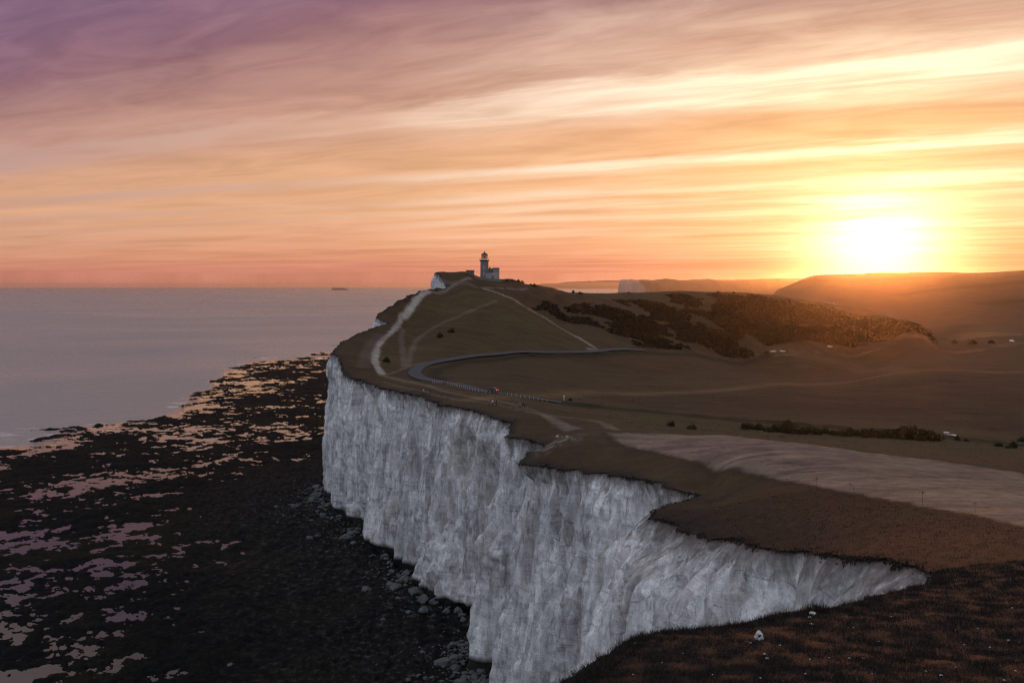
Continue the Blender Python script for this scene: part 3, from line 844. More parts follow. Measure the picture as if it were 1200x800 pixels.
# sea: one sheet to the horizon, calm water in the pools of the reef
saz = np.radians(np.concatenate([np.linspace(-80, -45, 8), np.linspace(-43, 8, 200), np.linspace(10, 60, 30)])); sr = np.concatenate([np.geomspace(60, 300, 20, endpoint=False), np.geomspace(300, 1600, 170, endpoint=False), np.geomspace(1600, 45000, 50)])
RG, AG = np.meshgrid(sr, saz, indexing='ij'); SX = RG * np.sin(AG); SY = RG * np.cos(AG)
calm = sstep(-.035, .02, (reef_line(SX, SY) - SY) / np.maximum(SY, 1) + .10 * fbm(SX / 75, SY / 75, octaves=4, gain=.6))
ix = np.arange(SX.size).reshape(SX.shape)
sq = np.stack([ix[:-1, :-1], ix[:-1, 1:], ix[1:, 1:], ix[1:, :-1]], -1).reshape(-1, 4)[:, ::-1]
sm_ = mesh_np('sea', np.stack([SX, SY, SX * 0], -1).reshape(-1, 3), sq)
rl_ = (reef_line(SX, SY) - SY) / np.maximum(SY, 1) + .10 * fbm(SX / 75, SY / 75, octaves=4, gain=.6)
af_ = sm_.attributes.new('foam', 'FLOAT', 'POINT'); af_.data.foreach_set('value', (np.exp(-((rl_ + .035) / .05) ** 2) * (SX < 0)).astype(np.float32).ravel())
at_ = sm_.attributes.new('calm', 'FLOAT', 'POINT'); at_.data.foreach_set('value', calm.astype(np.float32).ravel())
tag(link('sea', sm_, M['sea']), kind='structure')

# ------------------------------------------------------------------ land across the bay
def bay_land(name, px0, px1, z0, topy, chalk_to, depth, seed):
    """a headland standing in the sea: flat-topped down, chalk face on its seaward end"""
    nu, nv = 150, 46
    u = np.linspace(0, 1, nu); v = np.linspace(0, 1, nv)
    U_, V_ = np.meshgrid(u, v, indexing='ij')
    px = px0 + (px1 - px0) * U_
    ty = np.interp(px, *zip(*topy)); E = EYE - (ty - Y0) * z0 / F
    E = E + fbm(U_ * 14 + seed, U_ * 0, octaves=3) * z0 / 1100
    steep = sstep(chalk_to[1], chalk_to[0], px)                # 1 = sheer chalk, 0 = grassy slope
    wfront = .03 * steep + .42 * (1 - steep)
    prof = np.clip(V_ / wfront, 0, 1); prof = prof * (1 - .25 * (1 - prof))
    back_ = sstep(1.0, .75, V_)
    end = sstep(0, .012, U_)
    Z = E * prof * back_ * end - 1
    Yy = z0 + depth * V_ + fbm(U_ * 20 + seed, V_ * 3, octaves=3) * depth * .05 * (V_ < .4)
    Xx = (px - 600) / F * z0 + V_ * depth * .12
    ix = np.arange(nu * nv).reshape(nu, nv)
    qd = np.stack([ix[:-1, :-1], ix[1:, :-1], ix[1:, 1:], ix[:-1, 1:]], -1).reshape(-1, 4)
    me = mesh_np(name, np.stack([Xx, Yy, Z], -1).reshape(-1, 3), qd)
    m, t, b = new_mat(name)
    at2 = me.attributes.new('chalk', 'FLOAT', 'POINT'); at2.data.foreach_set('value', (steep * (V_ < .16)).astype(np.float32).ravel())
    g = t.node('ShaderNodeNewGeometry')
    n = t.noise(g.outputs['Position'], .006, 5, .6); n2 = t.noise(t.v('MULTIPLY', g.outputs['Position'], (1, 1, .3)), .06, 4, .6)
    f = t.m('MULTIPLY', t.m('SUBTRACT', t.node('ShaderNodeAttribute', attribute_name='chalk').outputs['Fac'], t.m('MULTIPLY', n2, .7)), 3.0, clamp=True)
    c = t.mix(f, t.mix(n, (.075, .055, .034), (.13, .088, .052)), t.mix(n2, (.15, .14, .135), (.28, .265, .25)))
    t.put(c, b.inputs['Base Color']); b.inputs['Roughness'].default_value = 1.0; b.inputs['Specular IOR Level'].default_value = .1
    return tag(link(name, me, m), kind='structure')


bay_land('far_headland', 723, 985, 7000, [(720, 330), (726, 328.3), (740, 326.6), (762, 327.6), (785, 325.8), (812, 327.8), (836, 326.2), (862, 328.2), (885, 326.6), (910, 325.8), (960, 325)], (728, 782), 1500, 1.3)
bay_land('distant_headland', 600, 900, 27000, [(600, 335.5), (630, 332.5), (660, 330), (700, 328.2), (740, 327.6), (900, 327)], (500, 540), 4000, 6.1)

# ------------------------------------------------------------------ road ribbon
def ribbon(name, L, width, lift, mat, ns=7):
    tn = np.gradient(L, axis=0); tn /= np.linalg.norm(tn, axis=1)[:, None]
    nn = np.stack([-tn[:, 1], tn[:, 0]], 1)
    o = np.linspace(-width / 2, width / 2, ns)
    P = L[:, None, :] + nn[:, None, :] * o[None, :, None]
    Z = height(P[..., 0], P[..., 1]); Z = np.maximum(Z, Z.mean(1, keepdims=True)) + lift
    k = np.ones(9) / 9
    for j in range(ns): Z[:, j] = np.maximum(Z[:, j], np.convolve(np.pad(Z[:, j], 4, 'edge'), k, 'valid'))
    V = np.concatenate([P, Z[..., None]], -1).reshape(-1, 3)
    ix = np.arange(len(L) * ns).reshape(len(L), ns)
    qd = np.stack([ix[:-1, :-1], ix[:-1, 1:], ix[1:, 1:], ix[1:, :-1]], -1).reshape(-1, 4)[:, ::-1]
    me = mesh_np(name, V, qd)
    return link(name, me, mat), tn, nn


ro, RT, RN = ribbon('road', RL, 5.2, .16, M['asphalt'])
tag(ro, kind='structure')


def road_at(px, py, side=0.0):
    """nearest road point to a photo pixel, and its heading"""
    Zr = height(RL[:, 0], RL[:, 1]) + .16
    sx = 600 + F * RL[:, 0] / RL[:, 1]; sy = Y0 + F * (EYE - Zr) / RL[:, 1]
    i = int(np.argmin((sx - px) ** 2 + ((sy - py) * 3) ** 2))
    p = RL[i] + RN[i] * side
    return (p[0], p[1], float(height(p[:1], p[1:2])[0]) + .2), math.atan2(RT[i, 1], RT[i, 0])


# ------------------------------------------------------------------ foliage
def mat_leaf(name, c0, c1):
    m, t, b = new_mat(name)
    g = t.node('ShaderNodeNewGeometry')
    oi = t.node('ShaderNodeObjectInfo').outputs['Random']
    r = g.outputs['Random Per Island']
    c = t.mix(r, c0, c1)
    c = t.mix(t.m('MULTIPLY', oi, .5), c, t.scale(c, .6))
    t.put(c, b.inputs['Base Color']); b.inputs['Roughness'].default_value = .85; b.inputs['Specular IOR Level'].default_value = .15
    return m


M['leaf'] = mat_leaf('leaf', (.016, .020, .009), (.045, .050, .020))
M['scrub'] = mat_leaf('scrub_leaf', (.010, .012, .006), (.032, .031, .015))
M['bark'] = simple('bark', (.06, .045, .035), .9)
M['grass'] = mat_leaf('dry_grass', (.015, .0135, .0115), (.036, .031, .025))
M['rough'] = mat_leaf('rough_grass', (.026, .021, .011), (.095, .068, .030))
M['straw'] = mat_leaf('dry_stalk', (.03, .022, .015), (.07, .05, .032))


def leaf_quads(P, size, rng, up=.3):
    n = len(P)
    a0 = rng.normal(size=(n, 3)); a0[:, 2] += up; a0 /= np.linalg.norm(a0, axis=1)[:, None]
    b0 = rng.normal(size=(n, 3)); b0 -= a0 * (a0 * b0).sum(1)[:, None]; b0 /= np.linalg.norm(b0, axis=1)[:, None]
    sz = size * rng.uniform(.6, 1.4, size=(n, 1))
    V = np.stack([P - a0 * sz, P + b0 * sz * .55, P + a0 * sz, P - b0 * sz * .55], 1).reshape(-1, 3)
    return V, np.arange(n * 4).reshape(n, 4)


def bush_points(rng, n, rx, ry, hh, clumps=11):
    cc = rng.uniform(-1, 1, size=(clumps * 4, 3)); cc[:, 2] = np.abs(cc[:, 2]) * rng.uniform(.3, 1, clumps * 4)
    cc = cc[(np.linalg.norm(cc, axis=1) < 1)][:clumps]
    cr = rng.uniform(.22, .42, size=len(cc))
    k = rng.integers(0, len(cc), n)
    d_ = rng.normal(size=(n, 3)); d_ /= np.linalg.norm(d_, axis=1)[:, None]
    P = cc[k] * .78 + d_ * (cr[k] * rng.uniform(.55, 1.0, n) ** .4)[:, None]
    P[:, 2] = np.abs(P[:, 2])
    return P * np.array([rx, ry, hh])


def make_shrub(seed, n=1500, size=.20, mat='leaf'):
    rng = np.random.default_rng(seed)
    root = thing('shrub', 'shrub', 'shrub', (0, 0, 0))
    P = bush_points(rng, n, 2.6, 2.1, 2.9, 15)
    V, Q = leaf_quads(P, size, rng)
    link('foliage', mesh_np('foliage', V, Q, False), M[mat], root)
    bm = bmesh.new()
    for k in range(5):
        an = rng.uniform(0, 6.28); l = rng.uniform(.5, 1.1)
        bm_tube(bm, (0.1 * math.cos(an), .1 * math.sin(an), -.35), (l * math.cos(an), l * math.sin(an), rng.uniform(1.0, 1.8)), .07, .025)
    bm_obj('stem', bm, M['bark'], root)
    return root


PROTO = [make_shrub(11 + i) for i in range(4)]
proto_used = [False] * 4
NSH = 0


def shrub(p, sc, label, group=None, sz=None):
    global NSH
    k = NSH % 4; NSH += 1
    o = copy_tree(PROTO[k])
    o.location = (p[0], p[1], p[2] - .1); o.rotation_euler = (0, 0, random.uniform(0, 6.28))
    o.scale = (sc, sc * random.uniform(.85, 1.15), (sz or sc) * random.uniform(.85, 1.1))
    tag(o, label, 'shrub', group)
    return o


# hedge row along the far side of the stony field, dark gorse by the road
hx = 874.0
while hx < 1096:
    f_ = (hx - 874) / 222
    sc = (.62 + .62 * random.random()) * (1.0 + .25 * math.sin(f_ * 9)) * (.9 + .35 * f_)
    shrub(hit(hx, 503.5 + 13.5 * f_ + random.uniform(-1.2, 1.0)), sc, 'dark green shrub in the hedge row beside the pale stony field', 'shrubs of the hedge row').scale.x *= random.uniform(1.1, 1.5)
    hx += random.uniform(5.5, 11)
for px, py, sc in [(1122, 516, .55), (1132, 517, .4), (1170, 523, .6), (1180, 525, .4), (1188, 525, .7), (1198, 519, .8)]:
    shrub(hit(px, py), sc, 'small dark shrub on the verge past the white car', 'verge shrubs past the white car')
for px, py, sc, lb in [(786, 499, .55, 'small dark round shrub on the grass just before the hedge row begins'), (812, 503, .65, 'dark round shrub standing alone at the pale field corner'),
                       (515, 395, .9, 'larger dark gorse bush halfway up the lighthouse hill'), (529, 389, .9, 'upper dark gorse bush of the pair halfway up the lighthouse hill'),
                       (453, 424, .8, 'dark gorse bush beside the bend of the chalk cliff track'), (668, 469, .45, 'tiny dark bush by the white marker post on the verge'),
                       (1140, 403, 1.6, 'wide dark thicket alone on the plain by the far white vehicles'), (1118, 402, 1.2, 'lower dark bush on the plain at the tip of the wooded ridge'),
                       (1162, 402, 1.3, 'dark rounded bush on the plain next to the far white van'), (898, 414, .7, 'small dark bush beside the two white parked cars')]:
    shrub(hit(px, py), sc, lb)
for px, py in [(607, 329.6), (612, 330.6), (617, 331.6), (622, 333), (626, 334.6), (601, 328.6), (594, 328.5)]:
    shrub(hit(px, py + 1.0), random.uniform(.45, .8), 'low dark bush on the crest running down from the lighthouse', 'crest bushes beside the lighthouse')
for px, py in [(737, 342.5), (860, 343), (851, 343), (842, 342.8), (680, 343.5), (672, 342)]:
    shrub(hit(px, py + 1.2), random.uniform(.55, .9), 'dark bush standing on the skyline of the scrub ridge', 'skyline bushes of the ridge')
for p_ in PROTO:
    for ch in list(p_.children): bpy.data.objects.remove(ch)
    bpy.data.objects.remove(p_)

# scrub covering the ridge: one mass
rng = np.random.default_rng(21)
sx0, sy0 = np.min([p[:2] for p in SCRUB], 0); sx1, sy1 = np.max([p[:2] for p in SCRUB], 0)
N = 36000
bx = rng.uniform(sx0, sx1, N); by = rng.uniform(sy0, sy1, N)
ok = in_poly(bx, by, SCRUB)
dn = fbm(bx / 34, by / 34, octaves=4, gain=.6)
WOOD = hits([(850, 346), (960, 360), (1040, 375), (1086, 388), (1094, 402), (1000, 406), (900, 406), (870, 385), (830, 365)])
wd_ = in_poly(bx, by, WOOD)
MIDS = hits([(640, 367), (700, 360), (780, 366), (860, 366), (880, 390), (830, 404), (760, 400), (720, 392), (680, 378)])
md_ = in_poly(bx, by, MIDS)
ok &= (dn > np.where(wd_, -1.1, np.where(md_, -.36, .16)))
bx = bx[ok]; by = by[ok]; wd_ = wd_[ok]; bz = height(bx, by)
bank = [bush_points(rng, 38, 1, 1, 1, 6) for _ in range(12)]
Vs = []
for i in range(len(bx)):
    s_ = (.7 + 2.2 * rng.beta(1.6, 2.6)) * (1.0 if not wd_[i] else 1.45)
    P = bank[i % 12] * np.array([s_ * rng.uniform(1.0, 1.9), s_ * rng.uniform(.9, 1.4), s_ * rng.uniform(.45, .95)])
    an = rng.uniform(0, 6.28); c_, s2 = math.cos(an), math.sin(an)
    P = np.stack([P[:, 0] * c_ - P[:, 1] * s2, P[:, 0] * s2 + P[:, 1] * c_, P[:, 2]], 1)
    Vs.append(P + np.array([bx[i], by[i], bz[i] - .2]))
P = np.concatenate(Vs)
V, Q = leaf_quads(P, .72, rng, .6)
tag(link('scrub', mesh_np('scrub', V, Q, False), M['scrub']), 'low dark scrub and thorn thicket covering the ridge behind the lighthouse hill', 'scrub', kind='stuff')

# ------------------------------------------------------------------ foreground turf
def on_land(x, y):
    i_, d_, _, _ = inside_and_dist(x, y); return i_, d_


def grass_patch(n, zr, xr, hmin, hmax, wdt, power=1.0):
    y = zr[0] + (zr[1] - zr[0]) * rng.uniform(0, 1, n) ** power
    x = rng.uniform(-.06, .54, n) * y
    i_, d_ = on_land(x, y); k = i_ & ~in_poly(x, y, PALE)
    x, y, d_ = x[k], y[k], d_[k]
    cl = fbm(x / 1.1, y / 1.1, octaves=3); cl2 = fbm(x / 6, y / 6, octaves=2)
    k = (cl + .7 * cl2) > rng.uniform(-1.5, .35, len(x)); x, y, cl, d_ = x[k], y[k], cl[k], d_[k]
    z = height(x, y) - .02
    hh = rng.uniform(hmin, hmax, len(x)) * (1 + .9 * np.clip(cl, -.4, 1)) * (1 + .8 * (d_ < 1.0))
    an = rng.uniform(0, 6.28, len(x)); ln = rng.normal(0, .55, (len(x), 2)) * hh[:, None]
    wx = np.cos(an) * wdt * y / 40; wy = np.sin(an) * wdt * y / 40
    b0 = np.stack([x - wx, y - wy, z], 1); b1 = np.stack([x + wx, y + wy, z], 1); tp = np.stack([x + ln[:, 0], y + ln[:, 1], z + hh], 1)
    return np.stack([b0, b1, tp], 1).reshape(-1, 3)


def fringe(y0, y1, per_m, smin, smax):
    sel_ = np.flatnonzero((ED[:, 1] > y0) & (ED[:, 1] < y1))
    out = []
    for i_ in sel_[:-1]:
        L_ = np.hypot(*(ED[i_ + 1] - ED[i_])); n_ = rng.poisson(per_m * L_ * (.35 + max(0, 1.2 * math.sin(arc[i_] * .9) + math.sin(arc[i_] * .23))))
        if n_ == 0: continue
        t_ = rng.uniform(0, 1, (n_, 1)); o_ = rng.normal(.05, .22, (n_, 1))
        p_ = ED[i_] * (1 - t_) + ED[i_ + 1] * t_ + NOUT[i_] * o_
        z_ = np.full(n_, ZED[i_]) - np.clip(o_[:, 0], 0, 1) * .8
        s_ = rng.uniform(smin, smax, n_); an = rng.uniform(0, 6.28, n_); up = rng.uniform(-1.3, .8, n_)
        w_ = np.stack([np.cos(an) * s_ * .45, np.sin(an) * s_ * .45], 1)
        b0 = np.column_stack([p_ - w_, z_]); b1 = np.column_stack([p_ + w_, z_]); tp = np.column_stack([p_ + NOUT[i_] * (s_ * rng.uniform(.1, .5, n_))[:, None], z_ + up * s_])
        out.append(np.stack([b0, b1, tp], 1).reshape(-1, 3))
    return np.concatenate(out)


V = np.concatenate([fringe(58, 170, 42, .08, .30), fringe(170, 430, 16, .15, .5), grass_patch(330000, (27, 62), None, .05, .15, .012, 1.2), grass_patch(90000, (60, 130), None, .05, .12, .011)])
tag(link('grass', mesh_np('grass', V, np.arange(len(V)).reshape(-1, 3), False), M['grass']), 'short dry brown grass on the foreground clifftop', 'grass', kind='stuff')


def rough_tufts(n, z0, z1):
    y = np.exp(rng.uniform(math.log(z0), math.log(z1), n)); x = rng.uniform(-.2, .54, n) * y
    i_, d_ = on_land(x, y)
    k = i_ & ~in_poly(x, y, PALE) & (line_dist(x, y, RL[::4]) > 5) & (d_ > 1)
    k &= (fbm(x / 14, y / 14, octaves=3) + .5 * fbm(x / 50, y / 50, octaves=2)) > rng.uniform(-.25, .55, n)
    x, y = x[k], y[k]; z = height(x, y); out = []
    for b in range(4):
        hh = rng.uniform(.08, .26, len(x)) * np.clip(y / 260, .5, 1.2); an = rng.uniform(0, 6.28, len(x)); w_ = hh * rng.uniform(.3, .7, len(x)); j = rng.normal(0, .16, (len(x), 2))
        b0 = np.stack([x + j[:, 0] - w_ * np.cos(an), y + j[:, 1] - w_ * np.sin(an), z - .03], 1); b1 = np.stack([x + j[:, 0] + w_ * np.cos(an), y + j[:, 1] + w_ * np.sin(an), z - .03], 1)
        tp = np.stack([x + j[:, 0] * 2, y + j[:, 1] * 2, z + hh], 1); out.append(np.stack([b0, b1, tp], 1).reshape(-1, 3))
    return np.concatenate(out)


V = rough_tufts(15000, 95, 640)
tag(link('rough_grass', mesh_np('rough_grass', V, np.arange(len(V)).reshape(-1, 3), False), M['rough']), 'rough grass tufts dotted over the downs beyond the foreground', 'grass', kind='stuff')


def make_tussock(seed, n, hh, spread):
    r = np.random.default_rng(seed); V = []
    for i in range(n):
        an = r.uniform(0, 6.28); ro_ = r.uniform(0, spread * .5); h_ = hh * r.uniform(.4, 1.0); le = r.uniform(.05, .55) * h_
        b = np.array([ro_ * math.cos(an), ro_ * math.sin(an), -.03]); m_ = b + np.array([math.cos(an) * le * .4, math.sin(an) * le * .4, h_ * .6]); e = b + np.array([math.cos(an) * le, math.sin(an) * le, h_])
        sd = np.array([-math.sin(an), math.cos(an), 0]) * .009
        V += [b - sd, b + sd, m_ + sd * .7, m_ - sd * .7, m_ - sd * .7, m_ + sd * .7, e + sd * .15, e - sd * .15]
    return mesh_np('tussock', np.array(V), np.arange(len(V)).reshape(-1, 4), False)


TUS = [make_tussock(40 + i, 90, .42, .5) for i in range(3)]
for px, py, s_ in [(957, 716, 1.6), (948, 717, 1.3), (966, 717, 1.2), (935, 720, 1.0), (922, 722, .9), (905, 726, .8), (873, 733, .7), (850, 736, .6), (993, 716, 1.3), (1016, 709, .6), (775, 750, .8), (790, 748, .7), (748, 757, .7), (1050, 700, .6)]:
    p = hit(px, py); o = link('grass_tussock', TUS[random.randrange(3)], M['straw']); o.location = p; o.scale = (s_, s_, s_ * .9); o.rotation_euler = (0, 0, random.uniform(0, 6))
    tag(o, 'dark spiky grass tussock at the brink of the foreground cliff', 'grass tussock', 'tussocks along the foreground brink')

# dry umbel stalks along the near edge of the stony field
bm = bmesh.new(); bm_tube(bm, (0, 0, -.1), (.05, .02, 1.3), .016, .009, 5)
for k in range(3): bm_tube(bm, (.03, .01, .8 + .15 * k), (.03 + .25 * math.cos(k * 2.2), .25 * math.sin(k * 2.2), 1.15 + .12 * k), .009, .006, 4)
st_me = bpy.data.meshes.new('stem'); bm.to_mesh(st_me); bm.free()
HEADS = []
for cx, cy, cz, r_ in [(.05, .02, 1.34, .11), (.28, 0, 1.17, .07), (-.12, .2, 1.29, .06), (-.05, -.23, 1.41, .06)]:
    bm = bmesh.new(); bm_lathe(bm, [(.006, cz - .1), (r_ * .5, cz - .04), (r_, cz), (r_ * .8, cz + .02), (r_ * .2, cz + .035)], 9, cx, cy)
    for v in bm.verts: v.co.z += .02 * math.sin(v.co.x * 90) * (abs(v.co.x - cx) > r_ * .6)
    hd_me = bpy.data.meshes.new('seed_head'); bm.to_mesh(hd_me); bm.free(); HEADS.append(hd_me)
for px, py, s_ in [(893, 566, 1.2), (922, 570, 1.0), (926, 570, .8), (957, 574, 1.5), (996, 577, 1.1), (1000, 578, .8), (1081, 592, 1.45), (1143, 600, .9), (860, 560, .7)]:
    o = thing('dry_stalk', 'dry dark umbel stalk standing on the near edge of the pale stony field', 'dry plant', hit(px, py), random.uniform(0, 6), 'dry stalks at the field edge')
    o.scale = (s_ * .8, s_ * .8, s_ * .75); link('stem', st_me, M['straw'], o); [link('seed_head', hm_, M['straw'], o) for hm_ in HEADS]


# stones
def rock_mesh(seed, sub=2, flat=.6, rough=.35):
    bm = bmesh.new(); bmesh.ops.create_icosphere(bm, subdivisions=sub, radius=1.0)
    co = np.array([v.co for v in bm.verts])
    n = fbm(co[:, 0] * 1.1 + seed * 3.1, co[:, 1] * 1.1, co[:, 2] * 1.1, 3)
    n = np.round(n * 3) / 3 * .6 + n * .4
    for v, k in zip(bm.verts, n): v.co = v.co * (1 + rough * k); v.co.z *= flat
    me = bpy.data.meshes.new('rock'); bm.to_mesh(me); bm.free(); return me


M['stone'] = simple('chalk_stone', (.52, .50, .48), .9, var=.3, scale=4)
M['boulder'] = simple('chalk_boulder', (.085, .085, .085), .9, var=.45, scale=.8)
ROCK = [rock_mesh(i) for i in range(5)]
ST = [(952, 719, 7), (949, 723, 3), (951, 731, 4.5), (896, 766, 3), (899, 771, 3), (914, 756, 3), (880, 753, 2.4), (876, 752, 2), (744, 753, 2.5), (912, 728, 2), (972, 771, 3), (1012, 771, 2.5), (995, 771, 3), (891, 794, 2.5), (856, 793, 2), (944, 789, 2.5),
      (1022, 789, 2), (908, 780, 1.8), (949, 772, 2), (776, 776, 2), (780, 783, 1.8), (1110, 776, 2.5), (1120, 782, 2.5), (1085, 786, 2.2), (1103, 791, 3), (1146, 736, 2), (1182, 750, 2.5), (1195, 752, 2), (1120, 738, 1.8), (1140, 725, 2), (1186, 712, 1.8), (1160, 758, 2),
      (1044, 722, 2), (1049, 719, 1.8), (1130, 755, 2), (1080, 749, 1.8), (1030, 751, 2), (742, 790, 2.2), (800, 765, 1.8), (835, 790, 2), (1190, 786, 3), (1177, 797, 3), (1060, 770, 2), (1000, 735, 1.8)]
for i, (px, py, s_) in enumerate(ST):
    p = hit(px, py); r_ = s_ * .55 * p[1] / F
    o = link('chalk_stone', ROCK[i % 5]); o.location = (p[0], p[1], p[2] + r_ * .15); o.scale = (r_ * random.uniform(.9, 1.4), r_, r_ * random.uniform(.7, 1.1)); o.rotation_euler = (0, 0, random.uniform(0, 6))
    if not ROCK[i % 5].materials: ROCK[i % 5].materials.append(M['stone'])
    if i == 0: tag(o, 'largest pale stone lying under the tall spiky tussock', 'stone')
    else: tag(o, 'small whitish chalk stone scattered on the dark foreground turf', 'stone', 'chalk stones on the foreground turf')
# the upright pale lump with a dark hollow
p = hit(889.5, 749); u = p[1] / F
me = rock_mesh(9, 3, 1.0, .6)
for v in me.vertices:
    c = v.co; dd = math.hypot(c.x - .1, c.z - .15)
    if c.y < 0 and dd < .42: c.y += (1 - dd / .42) * .9
lump = thing('hollow_stone', 'upright white stone with a dark hollow on the foreground turf', 'stone', p)
me.materials.append(M['stone']); b_ = link('stone_body', me, None, lump); b_.scale = (4.6 * u, 4.2 * u, 5.8 * u); b_.location = (0, 0, 4.0 * u)
bm = bmesh.new(); bmesh.ops.create_icosphere(bm, subdivisions=2, radius=1.0)
for v in bm.verts: v.co = (v.co.x * 1.7 * u, v.co.y * .5 * u, v.co.z * 1.9 * u * (1 + .2 * math.sin(v.co.x * 5)))
hl = bm_obj('hollow', bm, simple('hollow_shade', (.02, .016, .013), 1.0), lump, True); hl.location = (.4 * u, -2.4 * u, 5.0 * u)  # dark plug standing in for the shade inside the hollow

# rubble below the cliff
ROCKB = [rock_mesh(20 + i, 2, .75, .5) for i in range(5)]
for r_ in ROCKB: r_.materials.append(M['boulder'])
rng = np.random.default_rng(5)
vis = np.flatnonzero((FOOT[:, 1] > 215) & (FOOT[:, 1] < 440))
nb = 0; Vs = []; Fs = []; nv = 0
base = rock_mesh(33, 1, .7, .5); bvco = np.array([v.co for v in base.vertices]); bfa = np.array([list(p.vertices) for p in base.polygons])
hr = h.ravel(); XR = X.ravel(); YR = Y.ravel()
raz0, raz1 = az[0], az[-1]


def reef_h(x, y):
    r_ = np.hypot(x, y); aa = np.arctan2(x, y)
    i_ = np.clip(np.round(np.log(r_ / rr[0]) / np.log(rr[1] / rr[0])).astype(int), 0, len(rr) - 1); j_ = np.clip(np.round((aa - az[0]) / (az[1] - az[0])).astype(int), 0, len(az) - 1)
    return h[i_, j_]


nfall = fbm(np.arange(len(FOOT)) / 40.0, np.zeros(len(FOOT)) + 4, octaves=2)
for k in range(2600):
    i_ = rng.choice(vis); yy = FOOT[i_, 1]
    fall = 1.0 if (350 < yy < 440 or 215 < yy < 252) else .35
    if rng.uniform() > fall * (.6 + nfall[i_]): continue
    dd = abs(rng.normal(0, 9 if yy > 350 else 7)) - 1.0
    x, y = FOOT[i_] + cn[i_] * dd; y += rng.normal(0, 2)
    if y < 190: continue
    s_ = min(2.3, .35 + rng.exponential(.38)) * (1.15 if dd < 6 else .8)
    z = float(reef_h(np.array([x]), np.array([y]))[0])
    if s_ > 1.05 and nb < 70:
        o = link('chalk_boulder', ROCKB[nb % 5]); o.location = (x, y, max(z, 0) + .2 * s_); o.scale = (s_ * .9, s_ * .8, s_ * .75); o.rotation_euler = (rng.uniform(-.3, .3), rng.uniform(-.3, .3), rng.uniform(0, 6))
        tag(o, 'large grey chalk boulder lying on the shore at the foot of the cliff', 'boulder', 'boulders at the cliff foot'); nb += 1
    else:
        an = rng.uniform(0, 6.28); c_, s2 = math.cos(an), math.sin(an)
        P = bvco * np.array([s_, s_ * .8, s_ * .8]) * .6
        P = np.stack([P[:, 0] * c_ - P[:, 1] * s2, P[:, 0] * s2 + P[:, 1] * c_, P[:, 2]], 1) + np.array([x, y, max(z, 0) + .1])
        Vs.append(P); Fs.append(bfa + nv); nv += len(P)
tag(link('chalk_rubble', mesh_np('chalk_rubble', np.concatenate(Vs), np.concatenate(Fs), False), M['boulder']), 'fallen chalk rubble strewn along the foot of the cliff', 'rubble', kind='stuff')

# ------------------------------------------------------------------ lighthouse
M['granite'] = simple('granite', (.15, .135, .13), .85, var=.3, scale=1.2)
M['render'] = simple('pale_render', (.27, .255, .25), .85, var=.15, scale=.8)
M['slate'] = simple('dark_slate', (.055, .05, .05), .75, var=.3, scale=1.5)
M['iron'] = simple('dark_iron', (.04, .035, .035), .5, .3)
M['glass'] = simple('dark_glass', (.03, .035, .04), .12, var=.05)
M['white'] = simple('white_paint', (.75, .74, .72), .5, var=.08)
gm_, gt, gb = new_mat('lantern_glass'); gb.inputs['Base Color'].default_value = (.9, .93, .92, 1); gb.inputs['Roughness'].default_value = .03
gb.inputs['Transmission Weight'].default_value = 1.0; gb.inputs['IOR'].default_value = 1.03
M['clear'] = gm_
LZ = 620.0; k = LZ / F
cx = (567.7 - 600) * k
gz = EYE - (327.2 - Y0) * k
gz = min(gz, float(height(np.array([cx]), np.array([LZ]))[0]) + .4)
lt = thing('lighthouse', 'old stone lighthouse tower with glazed lantern and attached house on the hilltop', 'lighthouse', (cx, LZ, gz))
bm = bmesh.new(); bm_lathe(bm, [(2.85, -3), (2.8, 0), (2.75, .6), (2.6, .7), (2.48, 11.0), (2.6, 11.15)], 32); tw = bm_obj('tower', bm, M['granite'], lt)
for i, zc_ in enumerate((3.2, 7.4)):
    bm = bmesh.new(); bm_box(bm, 0, -2.62, zc_, .9, .3, 1.5); wn = bm_obj('window', bm, M['white'], tw)
    bm = bmesh.new(); bm_box(bm, 0, -2.79, zc_, .62, .04, 1.2); bm_obj('pane', bm, M['glass'], wn)
bm = bmesh.new(); bm_lathe(bm, [(2.5, 11.1), (3.1, 11.5), (3.15, 11.95), (2.9, 12.0)], 32); ga = bm_obj('gallery', bm, M['iron'], lt)
for i in range(16):
    an = 2 * math.pi * i / 16; bm = bmesh.new(); bm_tube(bm, (3.02 * math.cos(an), 3.02 * math.sin(an), 11.9), (3.02 * math.cos(an), 3.02 * math.sin(an), 13.0), .035, .035, 5); bm_obj('railing_post', bm, M['iron'], ga)
bm = bmesh.new()
for zr_ in (12.5, 13.0):
    for i in range(24):
        a1, a2 = 2 * math.pi * i / 24, 2 * math.pi * (i + 1) / 24
        bm_tube(bm, (3.02 * math.cos(a1), 3.02 * math.sin(a1), zr_), (3.02 * math.cos(a2), 3.02 * math.sin(a2), zr_), .03, .03, 4)
bm_obj('railing', bm, M['iron'], ga)
bm = bmesh.new(); bm_lathe(bm, [(1.95, 11.95), (1.95, 12.8), (2.0, 12.85)], 12); ln = bm_obj('lantern_base', bm, M['white'], lt)
